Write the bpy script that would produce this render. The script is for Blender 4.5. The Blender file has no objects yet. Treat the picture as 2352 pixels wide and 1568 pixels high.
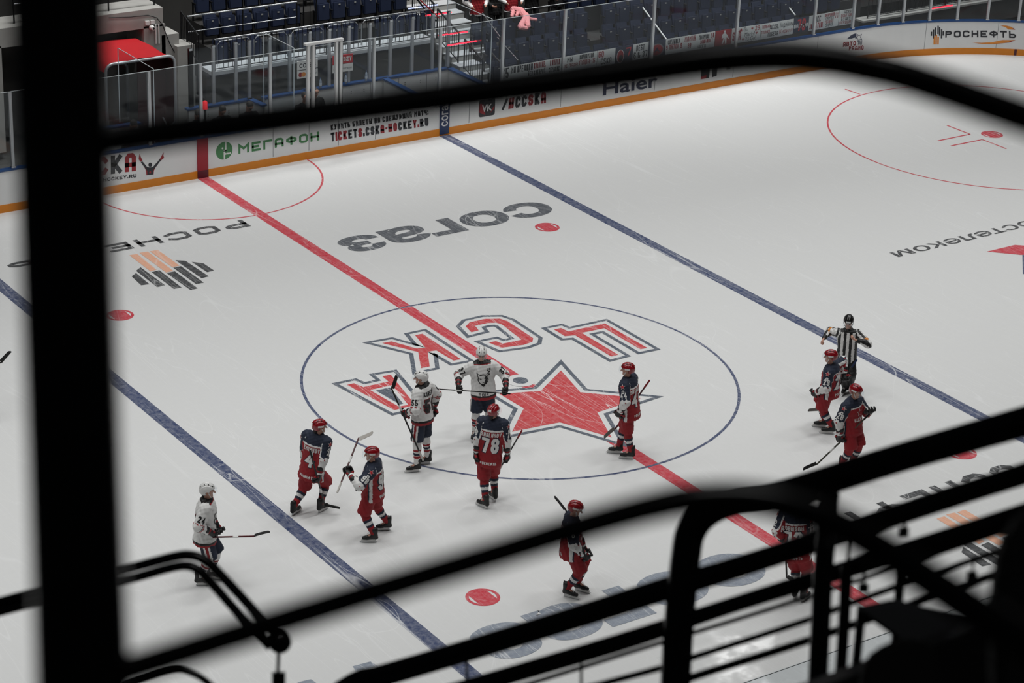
import bpy, bmesh, math, random
import numpy as np
from mathutils import Vector, Matrix, geometry
from mathutils.bvhtree import BVHTree
rnd = random.Random(7)
SC = bpy.context.scene
COL = SC.collection
PI = math.pi
V3 = lambda *a: np.array(a, float)
# ------------------------------------------------------------------ camera
CAM = V3(-25.79, -36.224, 20.093)
YAW, PIT, ROL, FPX = 0.614, 0.408, 0.042, 5436.3
def _rot():
    f = V3(math.sin(YAW)*math.cos(PIT), math.cos(YAW)*math.cos(PIT), -math.sin(PIT))
    r = V3(math.cos(YAW), -math.sin(YAW), 0); u = np.cross(r, f)
    return f, math.cos(ROL)*r+math.sin(ROL)*u, -math.sin(ROL)*r+math.cos(ROL)*u
CF, CR, CU = _rot()
cd = bpy.data.cameras.new('camera'); cam = bpy.data.objects.new('camera', cd); COL.objects.link(cam)
cd.sensor_width = 36; cd.lens = FPX*36/2352; cd.clip_start = .05; cd.clip_end = 400
cam.matrix_world = Matrix([[CR[i], CU[i], -CF[i], CAM[i]] for i in range(3)]+[[0, 0, 0, 1]])
cd.dof.use_dof = True; cd.dof.focus_distance = 49; cd.dof.aperture_fstop = 3.3; cd.dof.aperture_blades = 0
SC.camera = cam
# ------------------------------------------------------------------ world, lamps, exposure
w = bpy.data.worlds.new('world'); SC.world = w; w.use_nodes = True
w.node_tree.nodes['Background'].inputs[0].default_value = (.8, .9, 1, 1)
w.node_tree.nodes['Background'].inputs[1].default_value = .006
SC.view_settings.view_transform = 'Standard'; SC.view_settings.look = 'None'
SC.view_settings.exposure = 0.0; SC.view_settings.gamma = 1; SC.view_settings.use_curve_mapping = False
def area(name, loc, tgt, sx, sy, power, col=(1, 1, .99), spread=120):
    l = bpy.data.lights.new(name, 'AREA'); l.shape = 'RECTANGLE'; l.size = sx; l.size_y = sy
    l.energy = power; l.color = col; l.spread = math.radians(spread)
    o = bpy.data.objects.new(name, l); COL.objects.link(o); o.location = loc
    o.rotation_euler = (Vector(tgt)-Vector(loc)).to_track_quat('-Z', 'Y').to_euler(); return o
LP = 335
for ix in range(6):
    for iy in (-1, 0, 1):
        area('arena_lamp', (-27+ix*11, iy*8.5, 23), (-27+ix*11, iy*7.5, 0), 5, 1.6, LP, spread=116)
for sx, sy_, pw in ((-1, 18.5, 170), (5, 18.8, 200), (11, 17.5, 200), (19, 16.5, 260), (28, 16, 150)): area('stand_fill', (sx, sy_-1.5, 16), (sx, sy_, 1), 4, 1.5, pw, spread=70)  # unseen fill lights added to brighten the far stand and banners
area('far_lamp', (23.0, 18.0, 23), (-2, -11, 0), 2.6, 1.4, 22, spread=60)
_p = CAM+V3(3.5, 3, 7); area('near_stand_fill', _p, CAM+V3(3.5, 4.5, -2), 4, 1, 45, spread=140)  # unseen fill light added to put highlights on the near railings
# ------------------------------------------------------------------ projection helpers
def ray(px, py): return CF+(px-1176)/FPX*CR-(py-784)/FPX*CU
def G(px, py, h=0.):
    d = ray(px, py); return CAM+d*((h-CAM[2])/d[2])
def Y(px, py, y):
    d = ray(px, py); return CAM+d*((y-CAM[1])/d[1])
def D(px, py, dep): return CAM+dep*ray(px, py)
# ------------------------------------------------------------------ materials
MAT = {}
def nd(t, k, **kw):
    n = t.nodes.new(k)
    for a, b in kw.items():
        if a in n.inputs: n.inputs[a].default_value = b
        else: setattr(n, a, b)
    return n
def srgb(h):
    c = [int(h[i:i+2], 16)/255 for i in (0, 2, 4)]
    return tuple(x/12.92 if x < .04045 else ((x+.055)/1.055)**2.4 for x in c)
def M(name, col, rough=.6, metal=0, noise=.0, scale=20, emit=0, alpha=1, coat=0, bump=0):
    if name in MAT: return MAT[name]
    if isinstance(col, str): col = srgb(col)
    m = bpy.data.materials.new(name); m.use_nodes = True; t = m.node_tree; b = t.nodes['Principled BSDF']
    b.inputs['Base Color'].default_value = (*col, 1); b.inputs['Roughness'].default_value = rough
    b.inputs['Metallic'].default_value = metal; b.inputs['Coat Weight'].default_value = coat
    if emit:
        b.inputs['Emission Color'].default_value = (*col, 1); b.inputs['Emission Strength'].default_value = emit
    if noise or bump:
        tc = nd(t, 'ShaderNodeTexCoord'); n = nd(t, 'ShaderNodeTexNoise', Scale=scale, Detail=4.)
        t.links.new(tc.outputs['Object'], n.inputs['Vector'])
        if noise:
            mr = nd(t, 'ShaderNodeMapRange'); mr.inputs[3].default_value = 1-noise; mr.inputs[4].default_value = 1+noise
            t.links.new(n.outputs[0], mr.inputs[0])
            mx = nd(t, 'ShaderNodeVectorMath', operation='SCALE'); mx.inputs[0].default_value = col
            t.links.new(mr.outputs[0], mx.inputs['Scale']); t.links.new(mx.outputs[0], b.inputs['Base Color'])
        if bump:
            bp = nd(t, 'ShaderNodeBump', Strength=bump, Distance=.01); t.links.new(n.outputs[0], bp.inputs['Height'])
            t.links.new(bp.outputs[0], b.inputs['Normal'])
    MAT[name] = m; return m
def ice_mat(name, col, scr=.3, wear=.15):
    if name in MAT: return MAT[name]
    if isinstance(col, str): col = srgb(col)
    m = bpy.data.materials.new(name); m.use_nodes = True; t = m.node_tree; b = t.nodes['Principled BSDF']
    L = t.links.new; tc = nd(t, 'ShaderNodeTexCoord'); fac = None
    for sc, rz, sy, wd, seed in ((.5, .5, .3, .0022, 0), (.8, -1.0, .25, .0022, 5), (.7, 1.9, .4, .0022, 9), (2.2, .9, .06, .006, 3), (2.6, -.5, .05, .006, 8), (2.4, 2.3, .06, .006, 13), (2.5, 1.5, .05, .006, 21)):
        mp = nd(t, 'ShaderNodeMapping'); mp.inputs['Rotation'].default_value = (0, 0, rz); mp.inputs['Scale'].default_value = (1, sy, 1)
        mp.inputs['Location'].default_value = (seed, seed*.7, 0)
        n = nd(t, 'ShaderNodeTexNoise', Scale=sc, Detail=0.0, Distortion=.35)
        L(tc.outputs['Object'], mp.inputs[0]); L(mp.outputs[0], n.inputs['Vector'])
        s = nd(t, 'ShaderNodeMath', operation='SUBTRACT'); s.inputs[1].default_value = .5; L(n.outputs[0], s.inputs[0])
        a = nd(t, 'ShaderNodeMath', operation='ABSOLUTE'); L(s.outputs[0], a.inputs[0])
        mr = nd(t, 'ShaderNodeMapRange'); mr.inputs[1].default_value = 0; mr.inputs[2].default_value = wd
        mr.inputs[3].default_value = 1; mr.inputs[4].default_value = 0; L(a.outputs[0], mr.inputs[0])
        if fac is None: fac = mr
        else:
            mx = nd(t, 'ShaderNodeMath', operation='MAXIMUM'); L(fac.outputs[0], mx.inputs[0]); L(mr.outputs[0], mx.inputs[1]); fac = mx
    ng = nd(t, 'ShaderNodeTexNoise', Scale=.35, Detail=4.); L(tc.outputs['Object'], ng.inputs['Vector'])
    mg = nd(t, 'ShaderNodeMapRange'); mg.inputs[1].default_value = .35; mg.inputs[2].default_value = .65
    L(ng.outputs[0], mg.inputs[0])
    fm = nd(t, 'ShaderNodeMath', operation='MULTIPLY'); L(fac.outputs[0], fm.inputs[0]); L(mg.outputs[0], fm.inputs[1])
    fs = nd(t, 'ShaderNodeMath', operation='MULTIPLY'); fs.inputs[1].default_value = scr; L(fm.outputs[0], fs.inputs[0])
    nf = nd(t, 'ShaderNodeTexNoise', Scale=9., Detail=8., Roughness=.75); L(tc.outputs['Object'], nf.inputs['Vector'])
    mf = nd(t, 'ShaderNodeMapRange'); mf.inputs[1].default_value = .35; mf.inputs[2].default_value = .75
    mf.inputs[3].default_value = 0; mf.inputs[4].default_value = wear; L(nf.outputs[0], mf.inputs[0])
    ad = nd(t, 'ShaderNodeMath', operation='ADD'); L(fs.outputs[0], ad.inputs[0]); L(mf.outputs[0], ad.inputs[1])
    mc = nd(t, 'ShaderNodeMix', data_type='RGBA'); mc.inputs[6].default_value = (*col, 1); mc.inputs[7].default_value = (.86, .87, .87, 1)
    L(ad.outputs[0], mc.inputs[0]); L(mc.outputs[2], b.inputs['Base Color'])
    # wetter, glossier ice by the near boards
    ds = nd(t, 'ShaderNodeVectorMath', operation='DISTANCE'); ds.inputs[1].default_value = (-3.0, -11.4, 0); L(tc.outputs['Object'], ds.inputs[0])
    nr = nd(t, 'ShaderNodeTexNoise', Scale=2.2, Detail=6.); L(tc.outputs['Object'], nr.inputs['Vector'])
    dm = nd(t, 'ShaderNodeMapRange'); dm.inputs[1].default_value = 1.2; dm.inputs[2].default_value = 3.2; L(ds.outputs['Value'], dm.inputs[0])
    na = nd(t, 'ShaderNodeMath', operation='ADD'); L(nr.outputs[0], na.inputs[0]); L(dm.outputs[0], na.inputs[1])
    mr = nd(t, 'ShaderNodeMapRange'); mr.inputs[1].default_value = .42; mr.inputs[2].default_value = .75; mr.inputs[3].default_value = .13; mr.inputs[4].default_value = .43
    L(na.outputs[0], mr.inputs[0]); L(mr.outputs[0], b.inputs['Roughness'])
    b.inputs['IOR'].default_value = 1.31
    MAT[name] = m; return m
def glass_mat(name, tint=(.9, .95, 1), fac=.1, rough=.05, dirt=.02):
    if name in MAT: return MAT[name]
    m = bpy.data.materials.new(name); m.use_nodes = True; t = m.node_tree; L = t.links.new
    t.nodes.remove(t.nodes['Principled BSDF']); b = nd(t, 'ShaderNodeBsdfGlossy', Roughness=rough); b.inputs[0].default_value = (*tint, 1); out = t.nodes['Material Output']
    tr = nd(t, 'ShaderNodeBsdfTransparent'); tr.inputs[0].default_value = (.93, .95, .96, 1)
    fr = nd(t, 'ShaderNodeFresnel', IOR=1.45); mx = nd(t, 'ShaderNodeMixShader')
    ad = nd(t, 'ShaderNodeMath', operation='ADD'); ad.inputs[1].default_value = dirt; L(fr.outputs[0], ad.inputs[0])
    ml = nd(t, 'ShaderNodeMath', operation='MULTIPLY'); ml.inputs[1].default_value = .8; L(ad.outputs[0], ml.inputs[0])
    ge = nd(t, 'ShaderNodeNewGeometry'); fb = nd(t, 'ShaderNodeMath', operation='SUBTRACT'); fb.inputs[0].default_value = 1; L(ge.outputs['Backfacing'], fb.inputs[1])
    m2 = nd(t, 'ShaderNodeMath', operation='MULTIPLY'); L(ml.outputs[0], m2.inputs[0]); L(fb.outputs[0], m2.inputs[1])
    L(m2.outputs[0], mx.inputs[0]); L(tr.outputs[0], mx.inputs[1]); L(b.outputs[0], mx.inputs[2]); L(mx.outputs[0], out.inputs[0])
    MAT[name] = m; return m
ICE = ice_mat('ice', (.66, .665, .66), .3, .10)
I_RED = ice_mat('ice_red_paint', 'c01f35', .5, .22); I_BLU = ice_mat('ice_blue_paint', '22345e', .6, .28)
I_GRY = ice_mat('ice_grey_paint', '4b5057', .5, .2); I_BLK = ice_mat('ice_black_paint', '2e3033', .5, .2)
I_ORG = ice_mat('ice_orange_paint', 'e3a98a', .4, .2); I_LOGO = ice_mat('ice_logo_red_paint', 'c03238', .75, .2)
I_SLT = ice_mat('ice_slate_paint', '47515f', .6, .2); I_PALE = ice_mat('ice_pale_slate_paint', '7e8794', .6, .25)
BOARD = M('board_white', 'd3d4d4', .35, noise=.04, scale=3); KICK = M('kick_yellow', 'cc7a10', .45, noise=.08, scale=6)
CAPB = M('cap_blue', '1f4272', .4); NAVY = M('navy', '1a2336', .8, noise=.15, scale=60); RED = M('team_red', '8c0f1a', .75, noise=.12, scale=30)
WHT = M('team_white', 'd8d8d6', .75, noise=.05, scale=30); BLK = M('black', '0c0c0d', .55); SIGNR = M('sign_red', 'b4202c', .5)
GRN = M('sign_green', '3f7a4a', .5); STEEL = M('steel', 'c8cacc', .25, metal=1); ALU = M('aluminium_post', 'b9bcbf', .4, metal=.6)
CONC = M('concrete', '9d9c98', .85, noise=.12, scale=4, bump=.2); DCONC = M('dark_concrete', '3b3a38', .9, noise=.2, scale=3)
RAIL = M('black_rail', '060607', .3, coat=.3); SEATM = M('seat_navy', '16213a', .6, noise=.1, scale=40)
PLATE = M('seat_plate', '9a9a95', .4); DMET = M('dark_metal', '17181a', .45, metal=.4); ORNG = M('sign_orange', 'd0812e', .5)
GLASS = glass_mat('rink_glass'); EDGE = M('glass_edge', 'c6cdd0', .3); SKIN = M('skin', 'b98a76', .55, noise=.08, scale=20)
LIP = M('lips', '8a4a44', .5); EYE = M('eyes', '1c1614', .4); HAIRM = M('dark_hair', '1a1411', .7)
GREY = M('sign_grey', '6a6d70', .6); PINK = M('pink_plush', 'd98f92', .95, noise=.15, scale=50, bump=.8)
LEDR = M('led_red', (1, .015, .035), emit=3.5); LEDW = M('led_white', (.5, .58, 1), emit=1.3)
LEDGE = M('pale_ledge', 'b9babb', .7, noise=.06, scale=5)
VIS = glass_mat('visor', (.95, .97, 1), dirt=.06); DARKCL = M('dark_cloth', '111214', .85, noise=.2, scale=40)
CANO = M('canopy_red', 'b3121c', .6, noise=.1, scale=5); DRED = M('dark_red_curtain', '3a090c', .8)
# ------------------------------------------------------------------ mesh helpers
class MB:
    def __init__(s): s.v = []; s.f = []; s.m = []; s.ms = []; s.sm = []
    def mi(s, m):
        if m not in s.ms: s.ms.append(m)
        return s.ms.index(m)
    def add(s, vs, fs, m, smooth=False):
        o = len(s.v); k = s.mi(m); s.v.extend([tuple(map(float, p)) for p in vs])
        for f in fs: s.f.append([i+o for i in f]); s.m.append(k); s.sm.append(smooth)
        return s
    def box(s, c, sz, m, ax=None, bev=0):
        ax = np.eye(3) if ax is None else np.array(ax); c = np.array(c, float); h = np.array(sz, float)/2
        vs = [c+ax[0]*h[0]*a+ax[1]*h[1]*b+ax[2]*h[2]*d for d in (-1, 1) for b in (-1, 1) for a in (-1, 1)]
        return s.add(vs, [(0, 2, 3, 1), (4, 5, 7, 6), (0, 1, 5, 4), (2, 6, 7, 3), (0, 4, 6, 2), (1, 3, 7, 5)], m)
    def tube(s, pts, r, m, n=12, cap=True):
        pts = [np.array(p, float) for p in pts]; k = len(pts); rs = r if hasattr(r, '__len__') else [r]*k
        tg = []
        for i in range(k):
            d = pts[min(i+1, k-1)]-pts[max(i-1, 0)]; tg.append(d/(np.linalg.norm(d)+1e-9))
        a = np.cross(tg[0], V3(0, 0, 1) if abs(tg[0][2]) < .9 else V3(1, 0, 0)); a /= np.linalg.norm(a)
        vs = []
        for i in range(k):
            a = a-tg[i]*(a@tg[i]); a /= np.linalg.norm(a); b = np.cross(tg[i], a)
            for j in range(n):
                t = 2*PI*j/n; vs.append(pts[i]+rs[i]*(math.cos(t)*a+math.sin(t)*b))
        fs = [(i*n+j, i*n+(j+1) % n, (i+1)*n+(j+1) % n, (i+1)*n+j) for i in range(k-1) for j in range(n)]
        s.add(vs, fs, m, True)
        if cap:
            s.add(vs[:n], [tuple(range(n-1, -1, -1))], m); s.add(vs[-n:], [tuple(range(n))], m)
        return s
    def poly(s, outer, m, holes=(), thick=None):   # 3D planar polygon with holes
        rings = [[Vector(p) for p in outer]]+[[Vector(p) for p in h] for h in holes]
        tri = geometry.tessellate_polygon(rings); vs = [p for r in rings for p in r]
        return s.add(vs, tri, m)
    def build(s, name, parent=None, label=None, cat=None, group=None, kind=None, loc=None, bevel=0):
        me = bpy.data.meshes.new(name); o = np.zeros(3) if loc is None else np.array(loc, float)
        me.from_pydata([tuple(np.array(p)-o) for p in s.v], [], s.f)
        for m in s.ms: me.materials.append(m)
        me.polygons.foreach_set('material_index', s.m); me.polygons.foreach_set('use_smooth', s.sm)
        if bevel:
            bm = bmesh.new(); bm.from_mesh(me); bmesh.ops.remove_doubles(bm, verts=bm.verts, dist=1e-5)
            bmesh.ops.bevel(bm, geom=bm.edges[:], offset=bevel, segments=2, affect='EDGES', clamp_overlap=True); bm.to_mesh(me); bm.free()
        me.update(); return ob(name, me, parent, label, cat, group, kind, o)
def ob(name, me, parent=None, label=None, cat=None, group=None, kind=None, loc=None):
    o = bpy.data.objects.new(name, me); COL.objects.link(o)
    if loc is not None: o.location = loc
    if parent is not None:
        o.parent = parent
        o.location = Vector(o.location)-absloc(parent)
    tag(o, label, cat, group, kind); return o
def absloc(o):
    v = Vector(o.location)
    while o.parent is not None: o = o.parent; v += Vector(o.location)
    return v
def tag(o, label=None, cat=None, group=None, kind=None):
    for k, v in (('label', label), ('category', cat), ('group', group), ('kind', kind)):
        if v: o[k] = v
    return o
def thing(name, label, cat, loc=(0, 0, 0), group=None):
    return ob(name, None, None, label, cat, group, None, Vector(loc))
def dup(root, loc, label=None, group=None):
    r = root.copy(); COL.objects.link(r); r.location = loc
    if label: r['label'] = label
    if group: r['group'] = group
    for ch in list(root.children):
        c = ch.copy(); COL.objects.link(c); c.parent = r
        for g in ch.children:
            d = g.copy(); COL.objects.link(d); d.parent = c
    return r
ORD = 'first second third fourth fifth sixth seventh eighth ninth tenth eleventh twelfth thirteenth fourteenth fifteenth sixteenth seventeenth eighteenth nineteenth twentieth'.split()
ORD += ['twenty-'+o for o in ORD[:9]]+['thirtieth']+['thirty-'+o for o in ORD[:9]]
# ------------------------------------------------------------------ lettering
_tc = {}
def text2d(s, bold=.0, fmt=None):
    """glyph outlines of s as triangles in a unit box: list of (verts2d, tris, colour index)"""
    k = (s, bold, fmt)
    if k in _tc: return _tc[k]
    c = bpy.data.curves.new('lettering', 'FONT'); c.body = s; c.offset = bold; c.resolution_u = 3; c.fill_mode = 'FRONT'
    c.materials.append(BLK); c.materials.append(RED)
    if fmt:
        for i, ch in enumerate(fmt): c.body_format[i].material_index = int(ch)
    o = bpy.data.objects.new('lettering', c); me = bpy.data.meshes.new_from_object(o)
    v = np.array([p.co[:2] for p in me.vertices]); lo, hi = v.min(0), v.max(0); v = (v-lo)/(hi-lo)
    fs = [tuple(p.vertices) for p in me.polygons]; mi = [p.material_index for p in me.polygons]
    bpy.data.objects.remove(o); bpy.data.curves.remove(c); bpy.data.meshes.remove(me)
    _tc[k] = (v, fs, mi); return _tc[k]
GL = {}
for _l in """A:00 05 16 36 45 40|02 42
Б:46 06 00 30 41 42 33 03
B:00 06 36 45 44 33 03|33 42 41 30 00
Г:00 06 46
Д:00 01 51 50|11 16 46 41
E:46 06 00 40|03 33
З:05 16 36 45 44 33 13|33 42 41 30 10 01
И:06 00 46 40
Й:06 00 46 40|17 37
K:00 06|03 13 46|13 40
Л:00 10 16 46 40
M:00 06 23 46 40
H:00 06|40 46|03 43
O:10 30 41 45 36 16 05 01 10
П:00 06 46 40
P:00 06 36 45 44 33 03
C:45 36 16 05 01 10 30 41
T:06 46|26 20
У:06 23|46 10 00
Ф:26 20|15 35 44 43 32 12 03 04 15
X:00 46|06 40
Ц:06 01 51 50|41 46
Ч:06 04 13 43|46 40
Ш:06 00 40 46|26 20
Щ:06 00 50|40 46|26 20
Ь:06 00 30 41 42 33 03
Ы:06 00 20 31 32 23 03|46 40
Ю:00 06|03 13|25 14 12 21 31 42 44 35 25
Я:40 46 16 05 04 13 43|13 00
D:00 06 26 44 42 20 00
F:00 06 46|03 33
G:45 36 16 05 01 10 30 41 43 23
I:20 26
J:46 41 30 10 01
L:06 00 40
N:00 06 40 46
R:00 06 36 45 44 33 03|23 40
S:45 36 16 05 04 13 33 42 41 30 10 01
U:06 01 10 30 41 46
V:06 20 46
W:06 10 24 30 46
Y:06 23 46|23 20
1:15 26 20
2:05 16 36 45 44 00 40
4:30 36 02 42
5:46 06 03 33 42 41 30 10 01
6:45 36 16 05 01 10 30 41 42 33 03
7:06 46 45 20
8:13 04 05 16 36 45 44 33 13 02 01 10 30 41 42 33
9:01 10 30 41 45 36 16 05 04 13 43
.:20 21
,:21 10
-:13 33
/:00 46
!:26 22|20 21
::20 21|24 25
&:40 04 05 16 25 24 02 01 10 20 42""".split('\n'):
    _k, _v = _l[0], _l[2:]; GL[_k] = [[(int(p[0])/4, int(p[1])/6) for p in q.split()] for q in _v.split('|')]
for _a, _b in ('АA', 'ВB', 'ЕE', 'КK', 'МM', 'НH', 'ОO', 'РP', 'СC', 'ТT', 'ХX', '0O', '3З'): GL[_a] = GL[_b]
def stroke2d(s, aspect, wd, fmt=None):
    """block lettering as mitred strokes, aspect = width / height of the finished line, wd = stroke / height"""
    adv = [(.45 if c in " .,!:I1" else 1.15 if c in 'МШЩФЦДЫM&W' else .6 if c == '-' else 1.) for c in s]; tot = sum(adv)-.22
    ux = aspect/tot; V, F, MI = [], [], []; x = 0
    for i, c in enumerate(s):
        cw = (adv[i]-.22)*ux
        for P in GL.get(c, []):
            if c in '.,!:I1-': P = [((p[0]-.5)*.6/(.23 if c != '-' else .38)*.5+.5, p[1]) for p in P] if c not in '-' else P
            closed = P[0] == P[-1] and len(P) > 3; Q = [V3(x+wd/2+p[0]*(cw-wd), wd/2+p[1]*(1-wd)) for p in (P[:-1] if closed else P)]; n = len(Q); o = len(V)
            for j in range(n):
                a = Q[j-1] if (j or closed) else None; b = Q[(j+1) % n] if (j < n-1 or closed) else None
                d1 = (Q[j]-a)/max(np.linalg.norm(Q[j]-a), 1e-6) if a is not None else None; d2 = (b-Q[j])/max(np.linalg.norm(b-Q[j]), 1e-6) if b is not None else None
                p = Q[j]
                if d1 is None: p = p-d2*wd/2*.98; d1 = d2
                elif d2 is None: p = p+d1*wd/2*.98; d2 = d1
                h = V3(-d1[1]-d2[1], d1[0]+d2[0]); h /= max(np.linalg.norm(h), 1e-6); k = wd/2/max(h@V3(-d1[1], d1[0]), .45)
                V += [p+h*k, p-h*k]
            for j in range(n if closed else n-1):
                b = (j+1) % n; F.append((o+2*j, o+2*j+1, o+2*b+1, o+2*b)); MI.append(int(fmt[i]) if fmt else 0)
        x += adv[i]*ux
    V = np.array(V); V[:, 0] /= aspect
    F = [f if (lambda q: (q[1]-q[0])[0]*(q[2]-q[0])[1]-(q[1]-q[0])[1]*(q[2]-q[0])[0])(V[list(f)]) > 0 else f[::-1] for f in F]
    return V, F, MI
def lettering(s, q, bold, fmt=None, wd=None):
    if any(c.islower() for c in s): return text2d(s, bold, fmt)
    q = [np.array(p, float) for p in q]; w = np.linalg.norm(q[1]-q[0]); h = np.linalg.norm(q[3]-q[0])
    return stroke2d(s, w/h, wd or min(.24, .26*w/h/len(s)/.6), fmt)
def quadmap(q, uv):
    q = [np.array(p) for p in q]; u = uv[:, :1]; v = uv[:, 1:2]
    return (1-u)*(1-v)*q[0]+u*(1-v)*q[1]+u*v*q[2]+(1-u)*v*q[3]
def put_text(mb, s, q, m, bold=.012, fmt=None, m2=None, wd=None):
    """lettering stretched over the quad q = lower left, lower right, upper right, upper left"""
    v, fs, mi = lettering(s, q, bold, fmt, wd); P = quadmap(q, v)
    mb.add(P, [f for f, i in zip(fs, mi) if i == 0], m)
    f1 = [f for f, i in zip(fs, mi) if i == 1]
    if f1: mb.add(P, f1, m2)
def disc(c, r, n=40, a0=0, a1=2*PI): return [(c[0]+r*math.cos(a0+(a1-a0)*i/n), c[1]+r*math.sin(a0+(a1-a0)*i/n), c[2]) for i in range(n)]
def offset_poly(P, d):
    P = [np.array(p[:2]) for p in P]; n = len(P)
    A = sum(P[i][0]*P[(i+1) % n][1]-P[(i+1) % n][0]*P[i][1] for i in range(n)); sg = 1 if A > 0 else -1
    out = []
    for i in range(n):
        a, b, c = P[i-1], P[i], P[(i+1) % n]
        n1 = (b-a)/np.linalg.norm(b-a); n2 = (c-b)/np.linalg.norm(c-b)
        n1 = V3(n1[1], -n1[0])*sg; n2 = V3(n2[1], -n2[0])*sg; h = n1+n2; h /= max(np.linalg.norm(h), 1e-6)
        cvx = ((b-a)[0]*(c-b)[1]-(b-a)[1]*(c-b)[0])*sg > 0
        out.append(b+h*d/max(h@n1, .28 if cvx == (d > 0) else .62))
    return out
# ------------------------------------------------------------------ ICE
W, RC, CX, CYc, XE = 14.117, 8.5, 21.8, 5.617, 30.3
def rink_outline(off=0, n=16):
    pts = []
    for sx, sy, a0 in ((1, 1, 0), (-1, 1, PI/2), (-1, -1, PI), (1, -1, 1.5*PI)):
        for i in range(n+1):
            a = a0+PI/2*i/n; pts.append((sx*CX+(RC+off)*math.cos(a), sy*CYc+(RC+off)*math.sin(a)))
    return pts
ice = MB(); Z = [0.0]
def z(k): return .0012*k
ice.poly([(x, y, 0) for x, y in rink_outline(.02)], ICE)
def iq(x0, x1, y0, y1, m, k): ice.add([(x0, y0, z(k)), (x1, y0, z(k)), (x1, y1, z(k)), (x0, y1, z(k))], [(0, 1, 2, 3)], m)
iq(-.15, .15, -W, W, I_RED, 1)
for s in (-1, 1): iq(s*7.19-.15, s*7.19+.15, -W, W, I_BLU, 1)
for s in (-1, 1): iq(s*26.7-.04, s*26.7+.04, -11.9, 11.9, I_RED, 1)
def ring(c, r, wd, m, k, a0=0, a1=2*PI, n=96):
    vs = []
    for i in range(n+1):
        a = a0+(a1-a0)*i/n
        for q in (r-wd/2, r+wd/2): vs.append((c[0]+q*math.cos(a), c[1]+q*math.sin(a), z(k)))
    ice.add(vs, [(2*i, 2*i+1, 2*i+3, 2*i+2) for i in range(n)], m)
ring((0, 0), 4.5, .06, I_BLU, 2); ring((0, W), 3.0, .05, I_RED, 2, PI, 2*PI, 48)
ice.poly(disc((0, 0, z(5.5)), .3), ICE); ice.poly(disc((0, 0, z(6.5)), .16), I_SLT)
def dot(c, r=.3):
    ring(c, r-.03, .06, I_RED, 2); ri = r-.06
    band = []
    for i in range(13): a = -PI*.28+PI*.56*i/12; band.append((c[0]+ri*math.sin(a), c[1]+ri*math.cos(a), z(2)))
    for i in range(13): a = PI-PI*.28+PI*.56*i/12; band.append((c[0]+ri*math.sin(a), c[1]+ri*math.cos(a), z(2)))
    ice.poly(band, I_RED)
for sx in (-1, 1):
    for sy in (-1, 1): dot((sx*5.64, sy*7.09)); dot((sx*20.63, sy*7.16)); ring((sx*20.63, sy*7.16), 4.5, .05, I_RED, 2)
def seg(p, q, wd, m, k):
    a, b = np.array(p[:2]), np.array(q[:2]); d = (b-a)/np.linalg.norm(b-a); nn = V3(-d[1], d[0])*wd/2
    ice.add([(*(a-nn), z(k)), (*(b-nn), z(k)), (*(b+nn), z(k)), (*(a+nn), z(k))], [(0, 1, 2, 3)], m)
cE = lambda x, y: G(1880+x/4.9, 180+y/4.9)
for p, q in (((1445, 528), (1705, 628)), ((1705, 628), (1345, 702)), ((1490, 760), (1845, 688)), ((1845, 688), (2115, 792)), ((300, 120), (470, 180))):
    seg(cE(*p), cE(*q), .06, I_RED, 2)
def ice_text(s, left, right, bot, top, m, bold, k=3):
    x0, x1, y0, y1 = G(*left)[0], G(*right)[0], G(*bot)[1], G(*top)[1]
    put_text(ice, s, [(x0, y0, z(k)), (x1, y0, z(k)), (x1, y1, z(k)), (x0, y1, z(k))], m, bold)
cC = lambda x, y: (680+x/3.36, 360+y/3.36)
ice_text('согаз', cC(2010, 410), cC(310, 665), cC(1800, 343), cC(1780, 478), I_GRY, .035)
cDp = lambda x, y: (250+x/3.92, 280+y/3.92)
cD = lambda x, y: G(*cDp(x, y))
ice_text('РОСНЕФТЬ', cDp(1285, 940), (14, 608), cDp(1200, 880), cDp(1100, 972), I_BLK, .015)
ice_text('согаз', (1774, 1309), (1082, 1475), (1675, 1264), (1714, 1343), I_PALE, .035)
ice_text('РОСНЕФТЬ', (2384, 1050), (1862, 1215), (2290, 1070), (2344, 1102), I_BLK, .015)
ice_text('Ростелеком', (2402, 500), (2044, 581), (2050.6, 578), (2074, 593), I_BLK, .012)
LOGO = [(I_BLK, [(205, 1390), (245, 1360), (365, 1460), (290, 1470)]), (I_BLK, [(245, 1340), (285, 1308), (505, 1470), (435, 1487)]),
    (I_BLK, [(385, 1352), (455, 1335), (655, 1490), (585, 1503)]), (I_BLK, [(520, 1360), (595, 1345), (800, 1498), (735, 1513)]),
    (I_BLK, [(580, 1312), (650, 1298), (855, 1447), (785, 1460)]), (I_BLK, [(600, 1245), (690, 1250), (900, 1390), (835, 1407)]),
    (I_BLK, [(745, 1260), (850, 1272), (948, 1338), (885, 1352)]), (I_ORG, [(185, 1200), (255, 1187), (430, 1330), (375, 1345)]),
    (I_ORG, [(275, 1178), (350, 1167), (580, 1340), (515, 1355)]), (I_ORG, [(370, 1165), (440, 1152), (637, 1293), (572, 1308)])]
sh = G(2151, 1191)-cD(185, 1200)
for m, q in LOGO:
    for dv in (np.zeros(3), sh):
        ice.poly([cD(*p)+dv+V3(0, 0, z(3)) for p in q], m)
cR = lambda x, y: G(1952+x/5.88, 440+y/5.88)+V3(0, 0, z(3))
ice.poly([cR(*p) for p in ((1850, 810), (2230, 720), (2420, 735), (2420, 850), (2310, 855))], I_RED)
ice.poly([cR(*p) for p in ((2330, 855), (2460, 850), (2470, 1120), (2335, 1112))], I_BLU)
c3 = lambda x, y: G(650+x/3.35, 1100+y/3.35)+V3(0, 0, z(3))
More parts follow.
